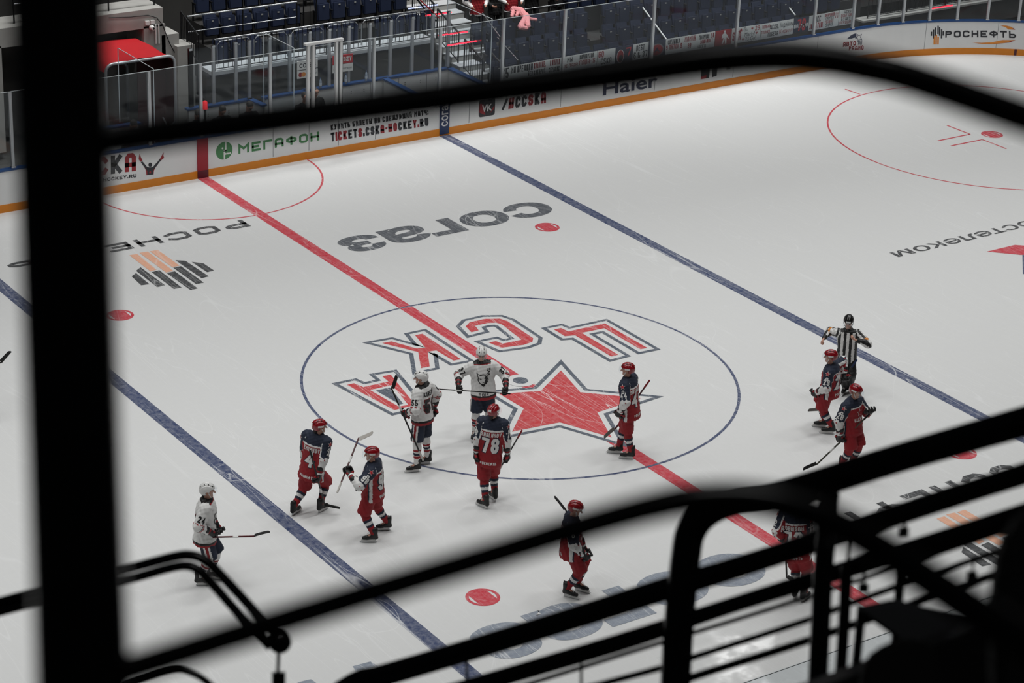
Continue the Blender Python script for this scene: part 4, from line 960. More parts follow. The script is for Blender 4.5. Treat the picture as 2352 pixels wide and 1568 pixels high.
    if num:
        Ht = (nk-pe)@sp; bc = pe+sp*Ht*.37-F2*.1; uR = R
        wn = .15*len(num)+.02
        if team == 'red':
            onto(num, bc, uR, sp, wn+.03, .32, NAVY, .25, .004); onto(num, bc, uR, sp, wn, .29, WHT, .2, .008)
            onto('РОСНЕФТЬ', pe-sp*.08-F2*.1, uR, sp, .3, .05, WHT, .2, .005, 'sponsor_print')
            if name: onto(name, pe+sp*Ht*.655-F2*.1, uR, sp, .046*len(name), .085, WHT, .18, .006, 'name_print')
            onto('', nk-sp*.22+F2*.1, -uR, sp, .17, .17, WHT, shape=star, nm='star_print'); onto('', nk-sp*.22+F2*.1, -uR, sp, .135, .135, RED, shape=star, off=.009, nm='star_print')
            onto('ЦСКА', nk-sp*.36+F2*.1, -uR, sp, .26, .08, WHT, .17, .006, 'crest_print')
        else:
            onto(num, bc, uR, sp, wn+.02, .3, RED, .26, .004); onto(num, bc, uR, sp, wn, .28, BLK, .22, .008)
            if name: onto(name, pe+sp*Ht*.8-F2*.1, uR, sp, .048*len(name), .085, BLK, .18, .006, 'name_print')
            cc = pe+sp*Ht*.47+F2*.1
            wolf = [(.5, 0), (.62, .1), (.8, .25), (.92, .45), (.88, .62), (.98, .98), (.74, .84), (.5, .88), (.26, .84), (.02, .98), (.12, .62), (.08, .45), (.2, .25), (.38, .1)]
            inn_ = [(.5+(p[0]-.5)*.82, .48+(p[1]-.48)*.82) for p in wolf]
            onto('', cc, -uR, sp, .26, .3, BLK, shape=wolf, nm='crest_print', off=.004); onto('', cc, -uR, sp, .26, .3, WHT, shape=inn_, nm='crest_print', off=.008)
            onto('', cc, -uR, sp, .26, .3, BLK, shape=[(.5, .1), (.75, .28), (.83, .5), (.8, .66), (.86, .84), (.66, .72), (.58, .55), (.68, .5), (.6, .4), (.56, .25)], nm='crest_print', off=.012)
            onto('', cc, -uR, sp, .26, .3, BLK, shape=[(.24, .6), (.4, .52), (.38, .48), (.26, .52)], nm='crest_print', off=.012); onto('', cc, -uR, sp, .26, .3, BLK, shape=[(.42, .34), (.58, .34), (.5, .26)], nm='crest_print', off=.012)
            onto('', cc, -uR, sp, .26, .3, BLK, shape=[(.36, .24), (.5, .2), (.62, .24), (.58, .12), (.5, .08), (.42, .12)], nm='crest_print', off=.012)
            onto('TAIF', pe-sp*.05+F2*.1, -uR, sp, .2, .05, BLK, .22, .006, 'sponsor_print')
            onto('C', pe+sp*Ht*.7+F2*.1+Lf*.12, -uR, sp, .045, .075, BLK, .22, .006, 'letter_print'); onto('25', pe+sp*Ht*.82+F2*.1+Lf*.12, -uR, sp, .07, .045, BLK, .2, .006, 'letter_print')
        for i in (0, 1):
            o = (Lf, R)[i]; d = nrm(el[i]-sh[i]); n = nrm((o*1.0+toC*.6)-d*((o+toC*.6)@d)); u = nrm(np.cross(-d, n)); c = sh[i]+(el[i]-sh[i])*.62
            onto(num, c+n*.05, u, -d, .13 if len(num) > 1 else .06, .115, WHT if team == 'red' else BLK, .2, .006)
            if team == 'red': c = sh[i]+(el[i]-sh[i])*.08; onto('', c+n*.05, u, -d, .12, .12, WHT, shape=star, nm='star_print'); onto('', c+n*.05, u, -d, .095, .095, SIGNR, shape=star, off=.009, nm='star_print'); onto('O', c+n*.05+d*.1, u, -d, .055, .065, WHT, .3, .006, 'star_print')
    if team == 'ref': onto('12', sh[0]+(el[0]-sh[0])*.45+Lf*.05, nrm(np.cross(-nrm(el[0]-sh[0]), Lf)), -nrm(el[0]-sh[0]), .1, .09, WHT, .2, .006)
    # ---- breeches, socks
    PM = {'red': (RED, WHT, NAVY), 'wht': (NAVY, WHT, RED), 'ref': (BLK, BLK, BLK), 'civ': (DARKCL,)*3, 'fan': (DARKCL,)*3}[team]
    thick = 1.0 if team in ('red', 'wht') else .72
    th = [(pe-sp*.02, pe+sp*.06, .13*thick, .13*thick, R, .8)]
    for i in (0, 1): th.append((hip[i]-up*.02, kn[i]*.93+hip[i]*.07+up*.0, .125*thick, .128*thick, None, 1))
    lo = [] if team in ('red', 'wht') else [(kn[i], an[i]-up*.02, .085, .075, None, 1) for i in (0, 1)]
    def pf(P):
        f = smin(*[cone(P, *s) for s in th+lo], k=.035)
        for i in (0, 1):
            if not lo:
                d = nrm(kn[i]-hip[i]); near = np.linalg.norm(P-kn[i], axis=1) < .2; f = np.where(near, np.maximum(f, (P-kn[i])@d-.02), f)
        return f+folds(P)*.8
    def pm(c):
        m = np.zeros(len(c))
        if team == 'wht':
            for i in (0, 1):
                o = (Lf, R)[i]; q = c-hip[i]; y = q@F2-((kn[i]-hip[i])@F2)*np.clip(q@(kn[i]-hip[i])/((kn[i]-hip[i])@(kn[i]-hip[i])), 0, 1); w_ = (q@o > .05)
                m[w_ & (abs(y) < .055)] = 1; m[w_ & (abs(y) < .022)] = 2
        return m
    ppts = [s[0] for s in th+lo]+[s[1] for s in th+lo]
    skin_mesh('breeches' if team in ('red', 'wht') else 'trousers', pf, *bounds(ppts, .19), .0125, PM, pm, root, None, loc)
    SM = {'red': (RED, NAVY, WHT), 'wht': (WHT, NAVY, RED)}.get(team)
    for i in (0, 1):
        if SM:
            a, b = kn[i], an[i]+up*.03
            def sf(P): return smin(cone(P, a+up*.04, a+(b-a)*.35, .088, .078), cone(P, a+(b-a)*.35, b, .078, .055), k=.03)+folds(P)*.5
            def sm_(c):
                t = (c-a)@(b-a)/((b-a)@(b-a)); m = np.zeros(len(c))
                bands = ((.3, .42, 1), (.42, .56, 2), (.56, .67, 1)) if team == 'red' else ((.38, .48, 2), (.48, .53, 0), (.53, .63, 1), (.63, .67, 0), (.67, .77, 2))
                for x0, x1, k in bands: m[(t > x0) & (t < x1)] = k
                return m
            skin_mesh('sock', sf, *bounds([a, b], .13), .0125, SM, sm_, root, None, loc)
        T, a = td[i], an[i]
        if team in ('red', 'wht', 'ref'):
            sd = np.cross(T, up); heel = a-T*.05-up*.06
            def bf(P):
                f = smin(cone(P, a+up*.09-T*.012, a-T*.01, .056, .05, sd, 1.15), cone(P, a-T*.02, a-up*.055-T*.045, .05, .042), cone(P, a-up*.03+T*.02, a-up*.062+T*.12, .048, .038), cone(P, a-up*.06+T*.1, a-up*.066+T*.175, .04, .034), k=.025)
                f = smin(f, cone(P, a+up*.13-T*.062, a+up*.05-T*.055, .022, .03, sd, .6), k=.015); return np.maximum(f, -(P-a)@up-.093)
            bt = skin_mesh('skate', bf, *bounds([a+up*.15, a-up*.1, a+T*.2, a-T*.1], .06), .0095, [BLK, GREY], None, root, None, loc)
            mb = MB(); g0 = fw[i]; ax = [T, sd, up]; mb.box(g0+up*.044+T*.038, (.265, .03, .044), WP, ax); mb.build('blade_holder', root, 'white blade holder')
            mb = MB(); mb.box(g0+up*.012+T*.035, (.285, .005, .024), STEEL, ax); mb.tube([g0+up*.012+T*.17, g0+up*.03+T*.195], .006, STEEL, 5); mb.build('runner', root, 'steel runner')
            mb = MB()
            for k in range(6): c = a+up*(.075-.018*k)+T*(.05+.0135*k*1.1); mb.tube([c-sd*.022, c+T*.006+up*.004, c+sd*.022], .0045, WP, 5)
            mb.build('laces', root, 'white laces')
        else:
            def bf(P): return np.maximum(smin(cone(P, a, a-up*.04, .05, .045), cone(P, a-up*.03, a-up*.055+T*.16, .045, .04), k=.03), -(P-a)@up-.09)
            skin_mesh('shoe', bf, *bounds([a, a-up*.1, a+T*.22], .07), .012, [BLK], None, root, None, loc)
    # ---- gloves
    if team in ('red', 'wht'):
        for i in (0, 1):
            d, n, sd = gr[i]; w0 = wr[i]; ch = hand_chain(w0, .1, d, n, sd, grip, .0225, .125)
            gs = [(w0-d*.11, w0-d*.01, .085, .064, sd, .85), (w0, w0+d*.09, .062, .066, sd, .64)]+[(p, q, ra, rb, None, 1) for c in ch for (p, ra), (q, rb) in zip(c, c[1:])]
            def gf(P): return smin(*[cone(P, *s) for s in gs], k=.008)
            def gm(c):
                q = c-w0; x, s_ = q@d, q@sd; m = np.zeros(len(c)); m[(x < -.04) & (x > -.07)] = 1; m[(abs(s_) > .05) & (x < .06) & (x > .02)] = 1; m[(x < -.0) & (x > -.03)] = 2; m[(x < -.03) & (x > -.055) & (abs(s_) < .025) & (team == 'red')] = 2; return m
            skin_mesh('glove', gf, *bounds([s[0] for s in gs]+[s[1] for s in gs], .085), .0085, [BLK, RED, WP if team == 'red' else BLK], gm, root, None, loc)
    # ---- helmet or hair
    if team in ('red', 'wht', 'ref'):
        HM = {'red': M('helmet_red', '860f19', .25, coat=.5), 'wht': M('helmet_white', 'd4d4d2', .3, coat=.4), 'ref': M('helmet_black', '0d0d0e', .3, coat=.4)}[team]
        hx = hc+hu*.035
        def hf(P):
            q = P-hx; x, y, zz = q@HR, q@hd, q@hu
            o = (np.sqrt((x/.108)**2+((y+.012)/.14)**2+(np.where(zz > 0, zz/.118, zz/.16))**2)-1)*.11
            o = o+.004*np.cos(x*110)*(zz > .03)*(abs(x) < .08)
            rim = np.where(y > .05, .012, np.where(y > -.03, -.045, -.075)); rim = np.interp(y, [-.14, -.06, .0, .03, .06, .14], [-.065, -.085, -.06, -.02, .014, .02])
            f = np.maximum(o, rim-zz); inn = (np.sqrt((x/.094)**2+((y+.012)/.126)**2+(zz/.105)**2)-1)*.1
            ear = np.maximum(np.hypot(y+.005, zz+.04)-.028, -1); f = np.maximum(f, -ear)
            return np.maximum(f, -inn)
        def hm(c):
            q = c-hx; x, y, zz = q@HR, q@hd, q@hu; m = np.zeros(len(c)); m[(abs(x) > .06) & (y > -.055) & (y < .05) & (zz > -.006) & (zz < .026)] = 1 if team == 'red' else 0
            m[(y < -.1) & (abs(x) < .03) & (zz > .01) & (zz < .05)] = 1
            m[(abs(x) > .035) & (abs(x) < .05) & (zz > .06) & (np.sin(y*90) > .6)] = 2
            if team == 'ref': m[(y > .09) & (abs(x) < .045) & (zz > .035) & (zz < .065)] = 1
            return m
        skin_mesh('helmet', hf, *bounds([hx], .165), .0085, [HM, WP, BLK], hm, root, {'red': 'red helmet', 'wht': 'white helmet', 'ref': 'black helmet'}[team], loc)
        mb = MB(); vs = []; n_ = 15
        for j, zz in enumerate((.045, .0, -.045, -.075)):
            for k in range(n_): a = -1.25+2.5*k/(n_-1); rr = (.118, .128, .132, .128)[j]*(1 if abs(a) < 1 else .985); vs.append(hx+HR*rr*.92*math.sin(a)+hd*(rr*1.16*math.cos(a)+.012)+hu*(zz-.012*(j == 3)*abs(math.sin(a))))
        mb.add(vs, [(j*n_+k, j*n_+k+1, (j+1)*n_+k+1, (j+1)*n_+k) for j in range(3) for k in range(n_-1)], VIS, True); mb.build('visor', root, 'clear visor')
        mb = MB(); mb.tube([hx+HR*.097-hu*.04+hd*.02, hx+HR*.08-hu*.09+hd*.04, hx+HR*.035-hu*.145+hd*.055, hx-HR*.035-hu*.145+hd*.055, hx-HR*.08-hu*.09+hd*.04, hx-HR*.097-hu*.04+hd*.02], .0075, WP if team != 'ref' else BLK, 6); mb.build('chin_strap', root, 'white chin strap' if team != 'ref' else None)
    if hairy or team in ('civ', 'fan'):
        top = team in ('civ', 'fan')
        def rf(P):
            q = P-hc; x, y, zz = q@HR, q@hd, q@hu
            o = (np.sqrt((x/.09)**2+((y+.02)/.108)**2+((zz-.035)/.1)**2)-1)*.09 if top else cone(P, hc-hd*.075-hu*.035, hc-hd*.085-hu*.1, .05, .03, HR, 1)
            return np.maximum(o, np.interp(y, [-.1, 0, .1], [-.06, -.0, .07])-zz) if top else o
        skin_mesh('hair', rf, *bounds([hc], .17), .0105, [HAIRM], None, root, 'dark hair', loc)
    FIG[label] = dict(at=at, base=base, hands=hw, toC=toC, rg=rg)
    return root
def stick(label, fig, butt, heel, tip, tape='blk', shaft='blk', grip=None):
    at = fig['at']; b, h_, t = at(butt[:2], butt[2]), at(heel[:2], heel[2]), at(tip[:2], tip[2]); L = np.linalg.norm(b-h_)
    d = nrm(h_-b); print('STICK %.2f blade %.2f %s' % (L, np.linalg.norm(t-h_), label[:30]))
    T = thing('hockey_stick', label, 'hockey stick', (h_+b)/2)
    u = nrm(t-h_); n = nrm(np.cross(u, d)); w_ = nrm(np.cross(n, d)); ax = [d, w_, n]
    SH = M('shaft_'+shaft, {'blk': '141414', 'mar': '4a1418', 'olv': '3b3a2c', 'nvy': '1c2740'}[shaft], .35)
    mb = MB(); mb.box((b+h_)/2, (L, .03, .02), SH, ax); mb.build('shaft', T, bevel=.005)
    mb = MB(); mb.box(b+d*.1, (.21, .033, .024), M('grip_'+(grip or 'blk'), {'blk': '161616', 'wht': 'b9b6b0', 'red': '8a1620', 'nvy': '24365e'}[grip or 'blk'], .8), ax); mb.build('grip_tape', T, bevel=.005)
    TP = M('tape_'+tape, {'blk': '101010', 'wht': 'b4b0aa', 'gry': '6c6a66'}[tape], .85); mb = MB(); vs = []; K = 9; pv = -nrm(d-u*(d@u)); bl = .28
    for k in range(K):
        f = k/(K-1); c = h_+u*(bl*f)+n*.025*f*f; hh = .072*(1-.15*f) if k < K-1 else .03
        for a, e in ((-.0, -1), (-.0, 1), (hh, 1), (hh, -1)): vs.append(c+pv*(a-.012)+n*.0055*e)
    mb.add(vs, [(4*k+j, 4*k+(j+1) % 4, 4*k+4+(j+1) % 4, 4*k+4+j) for k in range(K-1) for j in range(4)]+[(3, 2, 1, 0), (4*K-4, 4*K-3, 4*K-2, 4*K-1)], TP); mb.build('blade', T)
    mb = MB(); mb.box(h_-d*.42, (.12, .031, .021), WP, ax); mb.build('shaft_mark', T, 'white maker mark')
    return T
R_ = figure
f = {}
def go(key, *a, **k): R_(*a, **k); f[key] = FIG[a[0]]
go('37', 'player in white with wolf crest facing the camera, stick held level in both gloves', [(1125, 1003), (1088, 1009)], (12, -12), (1110, 891), (1107, 831), 4, (1106, 813, 2), [(1163, 894, .28), (1052, 890, .3)], 'wht', '37', 'АРТЮХОВ'[:0], look=.25, elb=(.5, .5))
stick('black hockey stick held level by the white player facing the camera', f['37'], (1172, 904, .3), (1003, 893, .42), (978, 892, .5))
go('55', 'player in white with number 55 facing left, stick blade held upright before him', [(951, 1084), (975.7, 1066)], (-75, -80), (970, 947), (970, 885), -118, (966, 868, -95), [(928, 950, .12), (993, 944, -.28)], 'wht', '55', 'КОРЕНЬ'[:0] or 'KORENEV', elb=(.2, .8))
stick('black hockey stick held upside down by the white player facing left', f['55'], (972, 1057, .3), (899, 891, .12), (909, 862, .1), grip='wht')
go('78', 'player in red seen from behind with number 78 in the middle of the group', [(1109.6, 1165), (1132, 1147)], (-130, -150), (1124, 1045), (1133, 961), 176, (1134, 945, 150), [(1092, 1049, .05), (1167, 1049, -.02)], 'red', '78', 'SHALUNOV', hairy=1, elb=(.3, .3))
stick('hockey stick with dark red top held low by the red player seen from behind', f['78'], (1199, 988, .1), (1132, 1104, -.4), (1119, 1107, -.6), grip='red')
go('4', 'player in red with single number 4 seen from behind, leaning on his stick', [(678.6, 1180), (740, 1174)], (145, 140), (717, 1077), (729, 997), 152, (735, 980, 100), [(697, 1083, -.28), (731, 1100, .28)], 'red', '4', 'EMYKHOV', hairy=1, elb=(.3, .2))
stick('black hockey stick with black blade on the ice before the red player with number 4', f['4'], (712, 1034, .62), (746, 1160, .05), (774, 1168, .07))
go('98', 'player in red with number 98 facing left, stick raised upright before him', [(851, 1245), (882.6, 1218)], (-88, -85), (857, 1121), (857, 1062), -104, (853, 1043, -82), [(798, 1083, .12), (822, 1113, -.14)], 'red', '98', 'NES', elb=(.1, .0))
stick('hockey stick with pale taped blade raised by the red player facing left', f['98'], (774.5, 1131, .4), (824, 1005, -.3), (853, 994, -.3), 'wht', 'mar', 'wht')
go('24', 'player in white with number 24 facing right at the lower left, stick held level', [(492, 1330), (464.7, 1344)], (75, 88), (471, 1222), (474, 1146), 84, (477, 1127, 88), [(503, 1216, -.12), (490, 1226, .18)], 'wht', '24', '', elb=(.2, .2))
stick('hockey stick with blue grip held level by the white player at lower left', f['24'], (456, 1234, -.05), (584, 1231, .75), (618, 1219, .8), shaft='mar', grip='nvy')
go('44', 'player in red with number 44 facing left at the right point of the star', [(1442, 1054), (1415, 1040.8)], (-88, -88), (1446, 938), (1443, 867), -112, (1441, 849, -92), [(1420, 951, .2), (1430, 956, -.2)], 'red', '44', 'SUSHINSKY', elb=(.1, .2))
stick('dark hockey stick standing out behind the red player on the star', f['44'], (1492, 873, -.25), (1413, 985, -.3), (1404, 992, -.3), 'gry', 'mar', 'red')
go('ref', 'person in striped linesman shirt and black helmet facing the camera, hands raised to the chest', [(1952, 903), (1939, 904)], (15, -15), (1945, 811), (1949, 756), 2, (1949, 739, 0), [(1959, 778, .26), (1888, 783, .1)], 'ref', look=.35, elb=(.8, .6))
go('23', 'player in red with number 23 facing left just below the linesman', [(1903, 996), (1886, 981)], (-85, -85), (1906, 889), (1911, 838), -104, (1907, 819, -84), [(1870, 904, .12), (1940, 868, -.22)], 'red', '23', 'BARANTSEV'[:6], elb=(.2, .5), tn=0)
stick('hockey stick with navy grip passing behind the red player below the linesman', f['23'], (1968, 826, -.2), (1888, 942, -.38), (1862, 942, -.4), 'gry', 'blk', 'nvy')
go('28', 'player in red with number 28 facing right, stick slanting down to the ice at left', [(1962, 1077), (1936, 1083)], (50, 40), (1956, 974), (1957, 917), 58, (1966, 899, 62), [(2000, 945, .12), (1930, 1008, .24)], 'red', '28', '', elb=(.2, .3), look=.2)
stick('long olive hockey stick slanting down to the ice from the red player facing right', f['28'], (2002, 946, .12), (1876, 1066, .3), (1848, 1076, .35), 'blk', 'olv')
go('bar', 'player in red half hidden by the lower black rail, stick over his shoulder', [(1333, 1358), (1308, 1372)], (68, 68), (1312, 1254), (1313, 1187), 96, (1322, 1168, 86), [(1343, 1266, -.16), (1347, 1279, .16)], 'red', ' ', '', look=.3)
stick('black hockey stick over the shoulder of the red player behind the rail', f['bar'], (1349, 1287, .35), (1298, 1168, -.25), (1277, 1138, -.32))
go('rob', 'player in red seen from behind at the lower right between the black railings', [(1826, 1371), (1848, 1378)], (170, 150), (1830, 1260), (1826, 1174), 166, (1836, 1153, 160), [(1805, 1248, -.02), (1863, 1284, -.06)], 'red', '72', 'ROBINSON', elb=(-.3, .2))
stick('thin hockey stick hanging straight down beside the red player between the railings', f['rob'], (1802, 1198, .02), (1807, 1326, -.02), (1816, 1331, -.02))
go('out', 'player in white beyond the left picture edge, only his black stick blade in view', [(-84, 955), (-104, 962)], (60, 70), (-92, 850), (-92, 776), 70, (-90, 758, 70), [(-62, 842, .0), (-72, 846, .2)], 'wht', '', '')
stick('black hockey stick blade poking in at the left picture edge', f['out'], (-100, 850, .1), (4, 832, .3), (23, 810, .3))
# ------------------------------------------------------------------ spectators and people at the timekeepers' bench
def pr(P):
    d = np.array(P, float)-CAM; zz = d@CF; return (1176+FPX*(d@CR)/zz, 784-FPX*(d@CU)/zz)
def civ(label, x, y, zf, seated, face, hands, team='civ', **k):
    b = V3(x, y, zf); toC = CAM-b; toC[2] = 0; toC = nrm(toC); rg = V3(-toC[1], toC[0], 0); F = math.cos(math.radians(face))*toC+math.sin(math.radians(face))*rg; Lf = -V3(F[1], -F[0], 0)
    ph = .52 if seated else .93; dz = V3(0, 0, 1)
    ft = [tuple(Lf*.13*s+F*(.42 if seated else .02*s)) for s in (1, -1)]
    hp = [(*pr(b+dz*(ph+h[2])+Lf*s*h[0]+F*h[1]), h[1]*math.cos(math.radians(face))) for h, s in zip(hands, (1, -1))]
    if seated: hp = [(p[0], p[1], p[2]) for p in hp]
    return figure(label, None, (face, face), pr(b+dz*ph), pr(b+dz*(ph+.57)), face, (*pr(b+dz*(ph+.76)+F*.04), face), hp, team, sit=(b, ft), h=.016, **k)
RH = [(.2, .3, .12), (.2, .32, .12)]
for lb, px, py, tm, fc, hd in (('person in red and white jersey at the left end of the black rail', 1095, 20, 'fan', 25, [(.17, .22, .1), (.2, .25, .08)]),
        ('person in black coat standing between two red jerseys above the stairs', 1137, 18, 'civ', 30, RH), ('person in red and white jersey leaning over the rail beside the pink toy', 1174, 12, 'fan', 20, RH),
        ('person in black sleeves with hands folded right of the pink toy', 1222, 2, 'civ', 30, [(.05, .3, .2), (.05, .3, .2)]), ('person in black rightmost at the rail', 1278, 0, 'civ', 30, RH)):
    ys_ = 17.45+.5*(px in (1137, 1222)); P = Y(px, py, ys_); civ(lb, P[0], ys_, P[2]-.93, 0, fc, hd, tm)
for lb, px, py in (('person in dark clothes seated beside the red signal lamp', 452, 251), ('person with dark hair seated second right of the red lamp', 508, 252), ('person with dark hair seated third right of the red lamp', 571, 240), ('person in black suit seated left of the gate posts', 699, 190), ('person in black suit seated between the gate posts', 724, 181), ('person seated in front of the red canopy', 304, 280)):
    P = Y(px, py, 15.15); zf = P[2]-1.3; zf = 0.04
    x, y = P[0], 15.15
    if P[2] < 1.25: d = ray(px, py); t = (1.33-CAM[2])/d[2]; Q = CAM+t*d; x, y = Q[0], Q[1]
    if px == 724: x, y = x+.12, y+.25
    t = thing('stool', 'dark stool under the '+lb.replace(' seated', ''), 'stool', (x, y, zf)); mb = MB(); mb.tube([(x, y, zf+.36), (x, y, zf+.41)], .17, DMET, 14); mb.build('seat', t)
    mb = MB(); mb.tube([(x, y, zf), (x, y, zf+.36)], .03, DMET, 8); mb.tube([(x, y, zf), (x, y, zf+.03)], .16, DMET, 14); mb.build('pedestal', t)
    civ(lb, x, y, zf, 1, 35, [(.15, .4, .15), (.15, .4, .15)], look=.95 if px < 600 else .2)
# pink toy over the rail
yp = 16.9; pk = [((1180, 22), (1194, 26), .1, .12), ((1194, 26), (1208, 38), .12, .1), ((1208, 38), (1196, 60), .07, .085), ((1211, 36), (1213, 60), .07, .07), ((1197, 63), (1209, 65), .075, .06), ((1216, 43), (1231, 45), .045, .045), ((1178, 28), (1176, 37), .06, .05), ((1190, 30), (1186, 36), .05, .04)]
ps = [(Y(*a, yp-.02*max(0, a[1]-24)), Y(*b, yp-.02*max(0, b[1]-24)), r0, r1) for a, b, r0, r1 in pk]
o = skin_mesh('plush_toy', lambda P: smin(*[cone(P, *s) for s in ps], k=.03)+.008*np.sin(P@V3(60, 40, 70))*np.sin(P@V3(-50, 70, 30)), *bounds([s[0] for s in ps]+[s[1] for s in ps], .16), .014, [PINK], None, None, 'pink fluffy plush toy draped over the black rail in the stand', ps[0][0])
o['category'] = 'toy'
mb = MB(); e = Y(1184, 24, yp-.12); mb.tube([e, e+V3(0, -.02, 0)], [.02, .012], BLK, 8); mb.build('eye', o)
# ------------------------------------------------------------------ FOREGROUND RAILINGS
HF_ = V3(math.sin(YAW), math.cos(YAW), 0); HR_ = V3(math.cos(YAW), -math.sin(YAW), 0)
def smooth(p, n=8):
    p = [np.array(q, float) for q in p]; out = []
    for i in range(len(p)-1):
        a, b, c, d = p[max(i-1, 0)], p[i], p[i+1], p[min(i+2, len(p)-1)]
        for k in range(n): t = k/n; out.append(.5*((2*b)+(c-a)*t+(2*a-5*b+4*c-d)*t*t+(3*b-a-3*c+d)*t**3))
    return out+[p[-1]]
def rail(nm, t, pts, dep, hw, m=RAIL, n=20, sm=True, **k):
    """tube through pixels at given distances; hw = half width in pixels"""
    dp = dep if callable(dep) else (lambda x: dep); P = [D(p[0], p[1], dp(p[0])) for p in pts]; hs = hw if hasattr(hw, '__len__') else [hw]*len(pts)
    R = [h*dp(p[0])/FPX for p, h in zip(pts, hs)]
    if sm: Q = smooth([np.append(p, r) for p, r in zip(P, R)]); P, R = [q[:3] for q in Q], [q[3] for q in Q]
    mb = MB(); mb.tube(P, R, m, n); return mb.build(nm, t, **k)
dn = 2.4
t = thing('guard_rail', 'out of focus black guard rail with thick post nearest the camera', 'railing', D(200, 1700, dn))
rail('post', t, [(132, -60), (197, 1760)], dn, 108, sm=False, n=32)
rail('top_rail', t, [(200, 328), (300, 314), (600, 279), (1000, 226), (1400, 171), (1600, 142), (1700, 132), (1800, 129), (1900, 137), (2000, 156), (2100, 181), (2352, 268), (2500, 325)], dn, [40, 40, 40, 42, 44, 45, 45, 45, 44, 43, 43, 43, 43])
rail('lower_rail', t, [(200, 1565), (350, 1520), (650, 1424), (1150, 1268), (1400, 1190), (1550, 1152), (1640, 1142), (1720, 1144), (1800, 1158), (1900, 1192), (2000, 1245), (2150, 1342), (2352, 1478), (2460, 1552)], dn, [38, 37, 37, 36, 37, 38, 39, 39, 40, 42, 43, 46, 48, 48])
t = thing('handrail', 'black double tube handrail with ball end at the lower left', 'railing', D(640, 1580, 9))
rail('tube', t, [(-60, 1398), (100, 1355), (292, 1306), (400, 1278), (440, 1275), (470, 1286), (500, 1312), (600, 1420), (642, 1468)], 9, 11.5)
rail('tube', t, [(-60, 1420), (100, 1378), (292, 1331), (390, 1304), (430, 1299), (455, 1308), (480, 1332), (568, 1431), (622, 1486)], 9, 11)
mb = MB(); c = D(643, 1474, 9); r = 27*9/FPX; mb.tube([c+CU*r*math.cos(a) for a in np.linspace(PI, 0, 11)], [max(r*math.sin(a), .001) for a in np.linspace(PI, 0, 11)], RAIL, 18, False); mb.build('end_ball', t)
rail('rod', t, [(640, 1490), (638, 1550)], 9, 4.5, sm=False); rail('clamp', t, [(640, 1543), (641, 1640)], 9, 16, sm=False)
t = thing('handrail', 'thin curved black bar at the bottom left corner edge', 'railing', D(330, 1580, 9)); rail('tube', t, [(250, 1590), (325, 1562), (403, 1539), (445, 1547), (478, 1568), (520, 1610)], 9, 8)
dr = lambda x: 9.3-(x-800)/1550*1.8
t = thing('stair_railing', 'large black multi bar stair railing rising to the right at the lower right', 'railing', D(1560, 1640, dr(1560)))
rail('handrail', t, [(1546, 1680), (1558, 1450), (1576, 1270), (1590, 1215), (1625, 1175), (1690, 1150), (1800, 1134), (2050, 1056), (2352, 968), (2480, 930)], dr, [35, 35, 35, 35, 35, 34, 34, 34, 36, 38])
L2 = lambda x, x0, y0, x1, y1: y0+(y1-y0)*(x-x0)/(x1-x0)
rail('bar', t, [(780, 1585), (830, 1562), (900, 1545), (1250, 1440), (1526, 1353), (1732, 1290), (2178, 1144), (2352, 1088), (2480, 1046)], dr, [22, 26, 26, 26, 27, 25, 25, 26, 27])
rail('bar', t, [(1000, 1600), (1420, 1476), (1717, 1378), (2220, 1222), (2480, 1138)], dr, [20, 21, 19, 24, 26])
rail('thin_bar', t, [(1150, 1590), (1519, 1475), (1660, 1432), (1850, 1372), (2150, 1272), (2480, 1160)], dr, 5.5)
rail('thin_bar', t, [(1300, 1592), (1512, 1535), (1592, 1509), (1850, 1425), (1965, 1381), (2122, 1325), (2480, 1200)], dr, 7.5)
rail('bar', t, [(1500, 1590), (1587, 1556), (1853, 1471), (2229, 1339), (2480, 1248)], dr, 9.5)
for pts, hw in (([(1873, 1680), (1890, 1320), (1906, 1130)], 23), ([(1922, 1680), (1938, 1440), (1945, 1300)], 14), ([(1950, 1680), (1974, 1450), (1980, 1390)], 11), ([(2055, 1500), (2064, 1375), (2070, 1270)], 11)): rail('post', t, pts, 7.9, hw, sm=False)
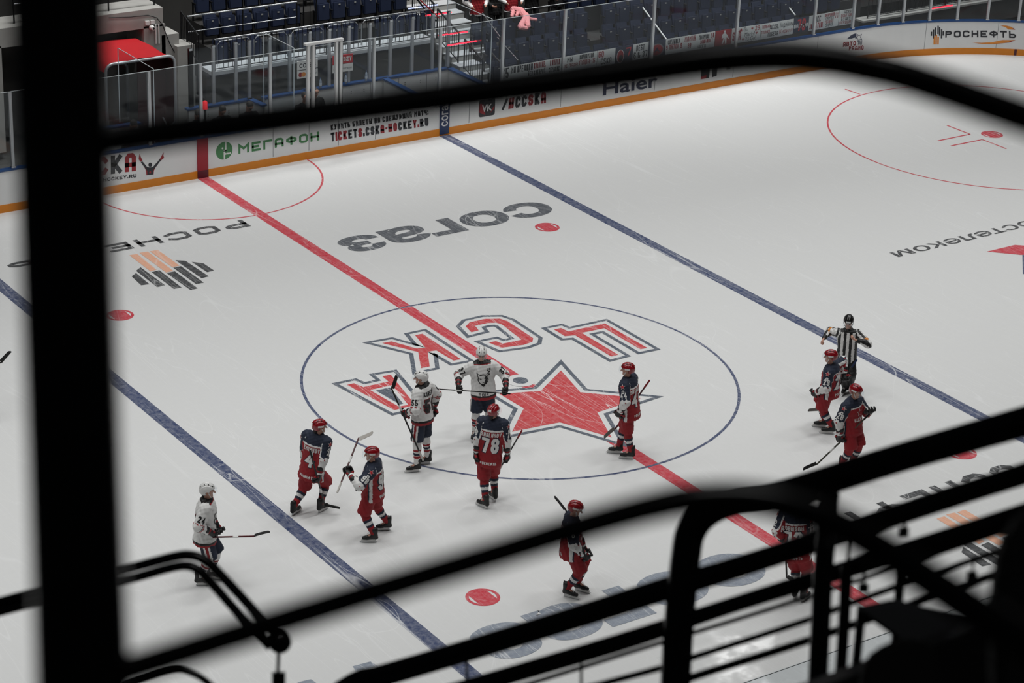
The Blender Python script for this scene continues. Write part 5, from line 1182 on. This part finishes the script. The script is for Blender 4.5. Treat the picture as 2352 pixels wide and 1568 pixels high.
for a, b, hw in (((1072, 1500), (1072, 1580), 3.5), ((1335, 1500), (1335, 1580), 3.5), ((1952, 1235), (1944, 1312), 4), ((1986, 1300), (1984, 1345), 4), ((2080, 1170), (2078, 1215), 4), ((2237, 1285), (2233, 1318), 3)): rail('rod', t, [a, b], dr(a[0]), hw, sm=False)
for a in ((1984, 1348), (2076, 1219), (2233, 1320), (1944, 1312)): rail('clamp', t, [(a[0], a[1]-9), (a[0]-1, a[1]+12)], dr(a[0]), 12, sm=False)
def slab(nm, px, dep, th, m, bev=.01, **k):
    a = [D(*p, dep) for p in px]; v = nrm(CF)*th; n = len(a); mb = MB()
    mb.add(a+[p+v for p in a], [tuple(range(n-1, -1, -1)), tuple(range(n, 2*n))]+[(i, (i+1) % n, n+(i+1) % n, n+i) for i in range(n)], m); return mb.build(nm, bevel=bev, **k)
slab('parapet', [(1800, 1612), (2290, 1428), (2450, 1368), (2450, 1720), (1800, 1720)], 6.5, .18, M('parapet_black', '1c1c1d', .35), label='dark parapet with lit edge in the lower right corner', cat='parapet')
slab('folding_panel', [(1961, 1396), (2059, 1375), (2290, 1446), (2105, 1500)], 6.8, .03, M('panel_grey', '4a4b4e', .45), label='dark grey slanting panel behind the black railing at lower right', cat='panel')
slab('seat_back', [(2450, 1120), (2352, 1185), (2323, 1216), (2304, 1262), (2292, 1310), (2288, 1372), (2283, 1450), (2290, 1620), (2450, 1620)], 4.2, .08, M('seat_black', '070707', .8), .02, label='black blurred seat back at the right edge', cat='seat')
slab('seat_back', [(1972, 1640), (1982, 1545), (1996, 1512), (2040, 1482), (2088, 1468), (2150, 1482), (2170, 1640)], 6.2, .06, M('seat_black', '070707', .8), .01, label='rounded black seat back below the grey panel', cat='seat')
mb = MB()
for c, zz, dp, wd in ((.7, -2.25, 4.0, 8), (5.3, -5.0, 4.0, 12), (8.5, -6.5, 2.0, 12)): mb.box(CAM+HF_*c+V3(0, 0, zz), (wd, dp, .3), DCONC, [HR_, HF_, V3(0, 0, 1)])
mb.build('floor_stand', kind='structure')
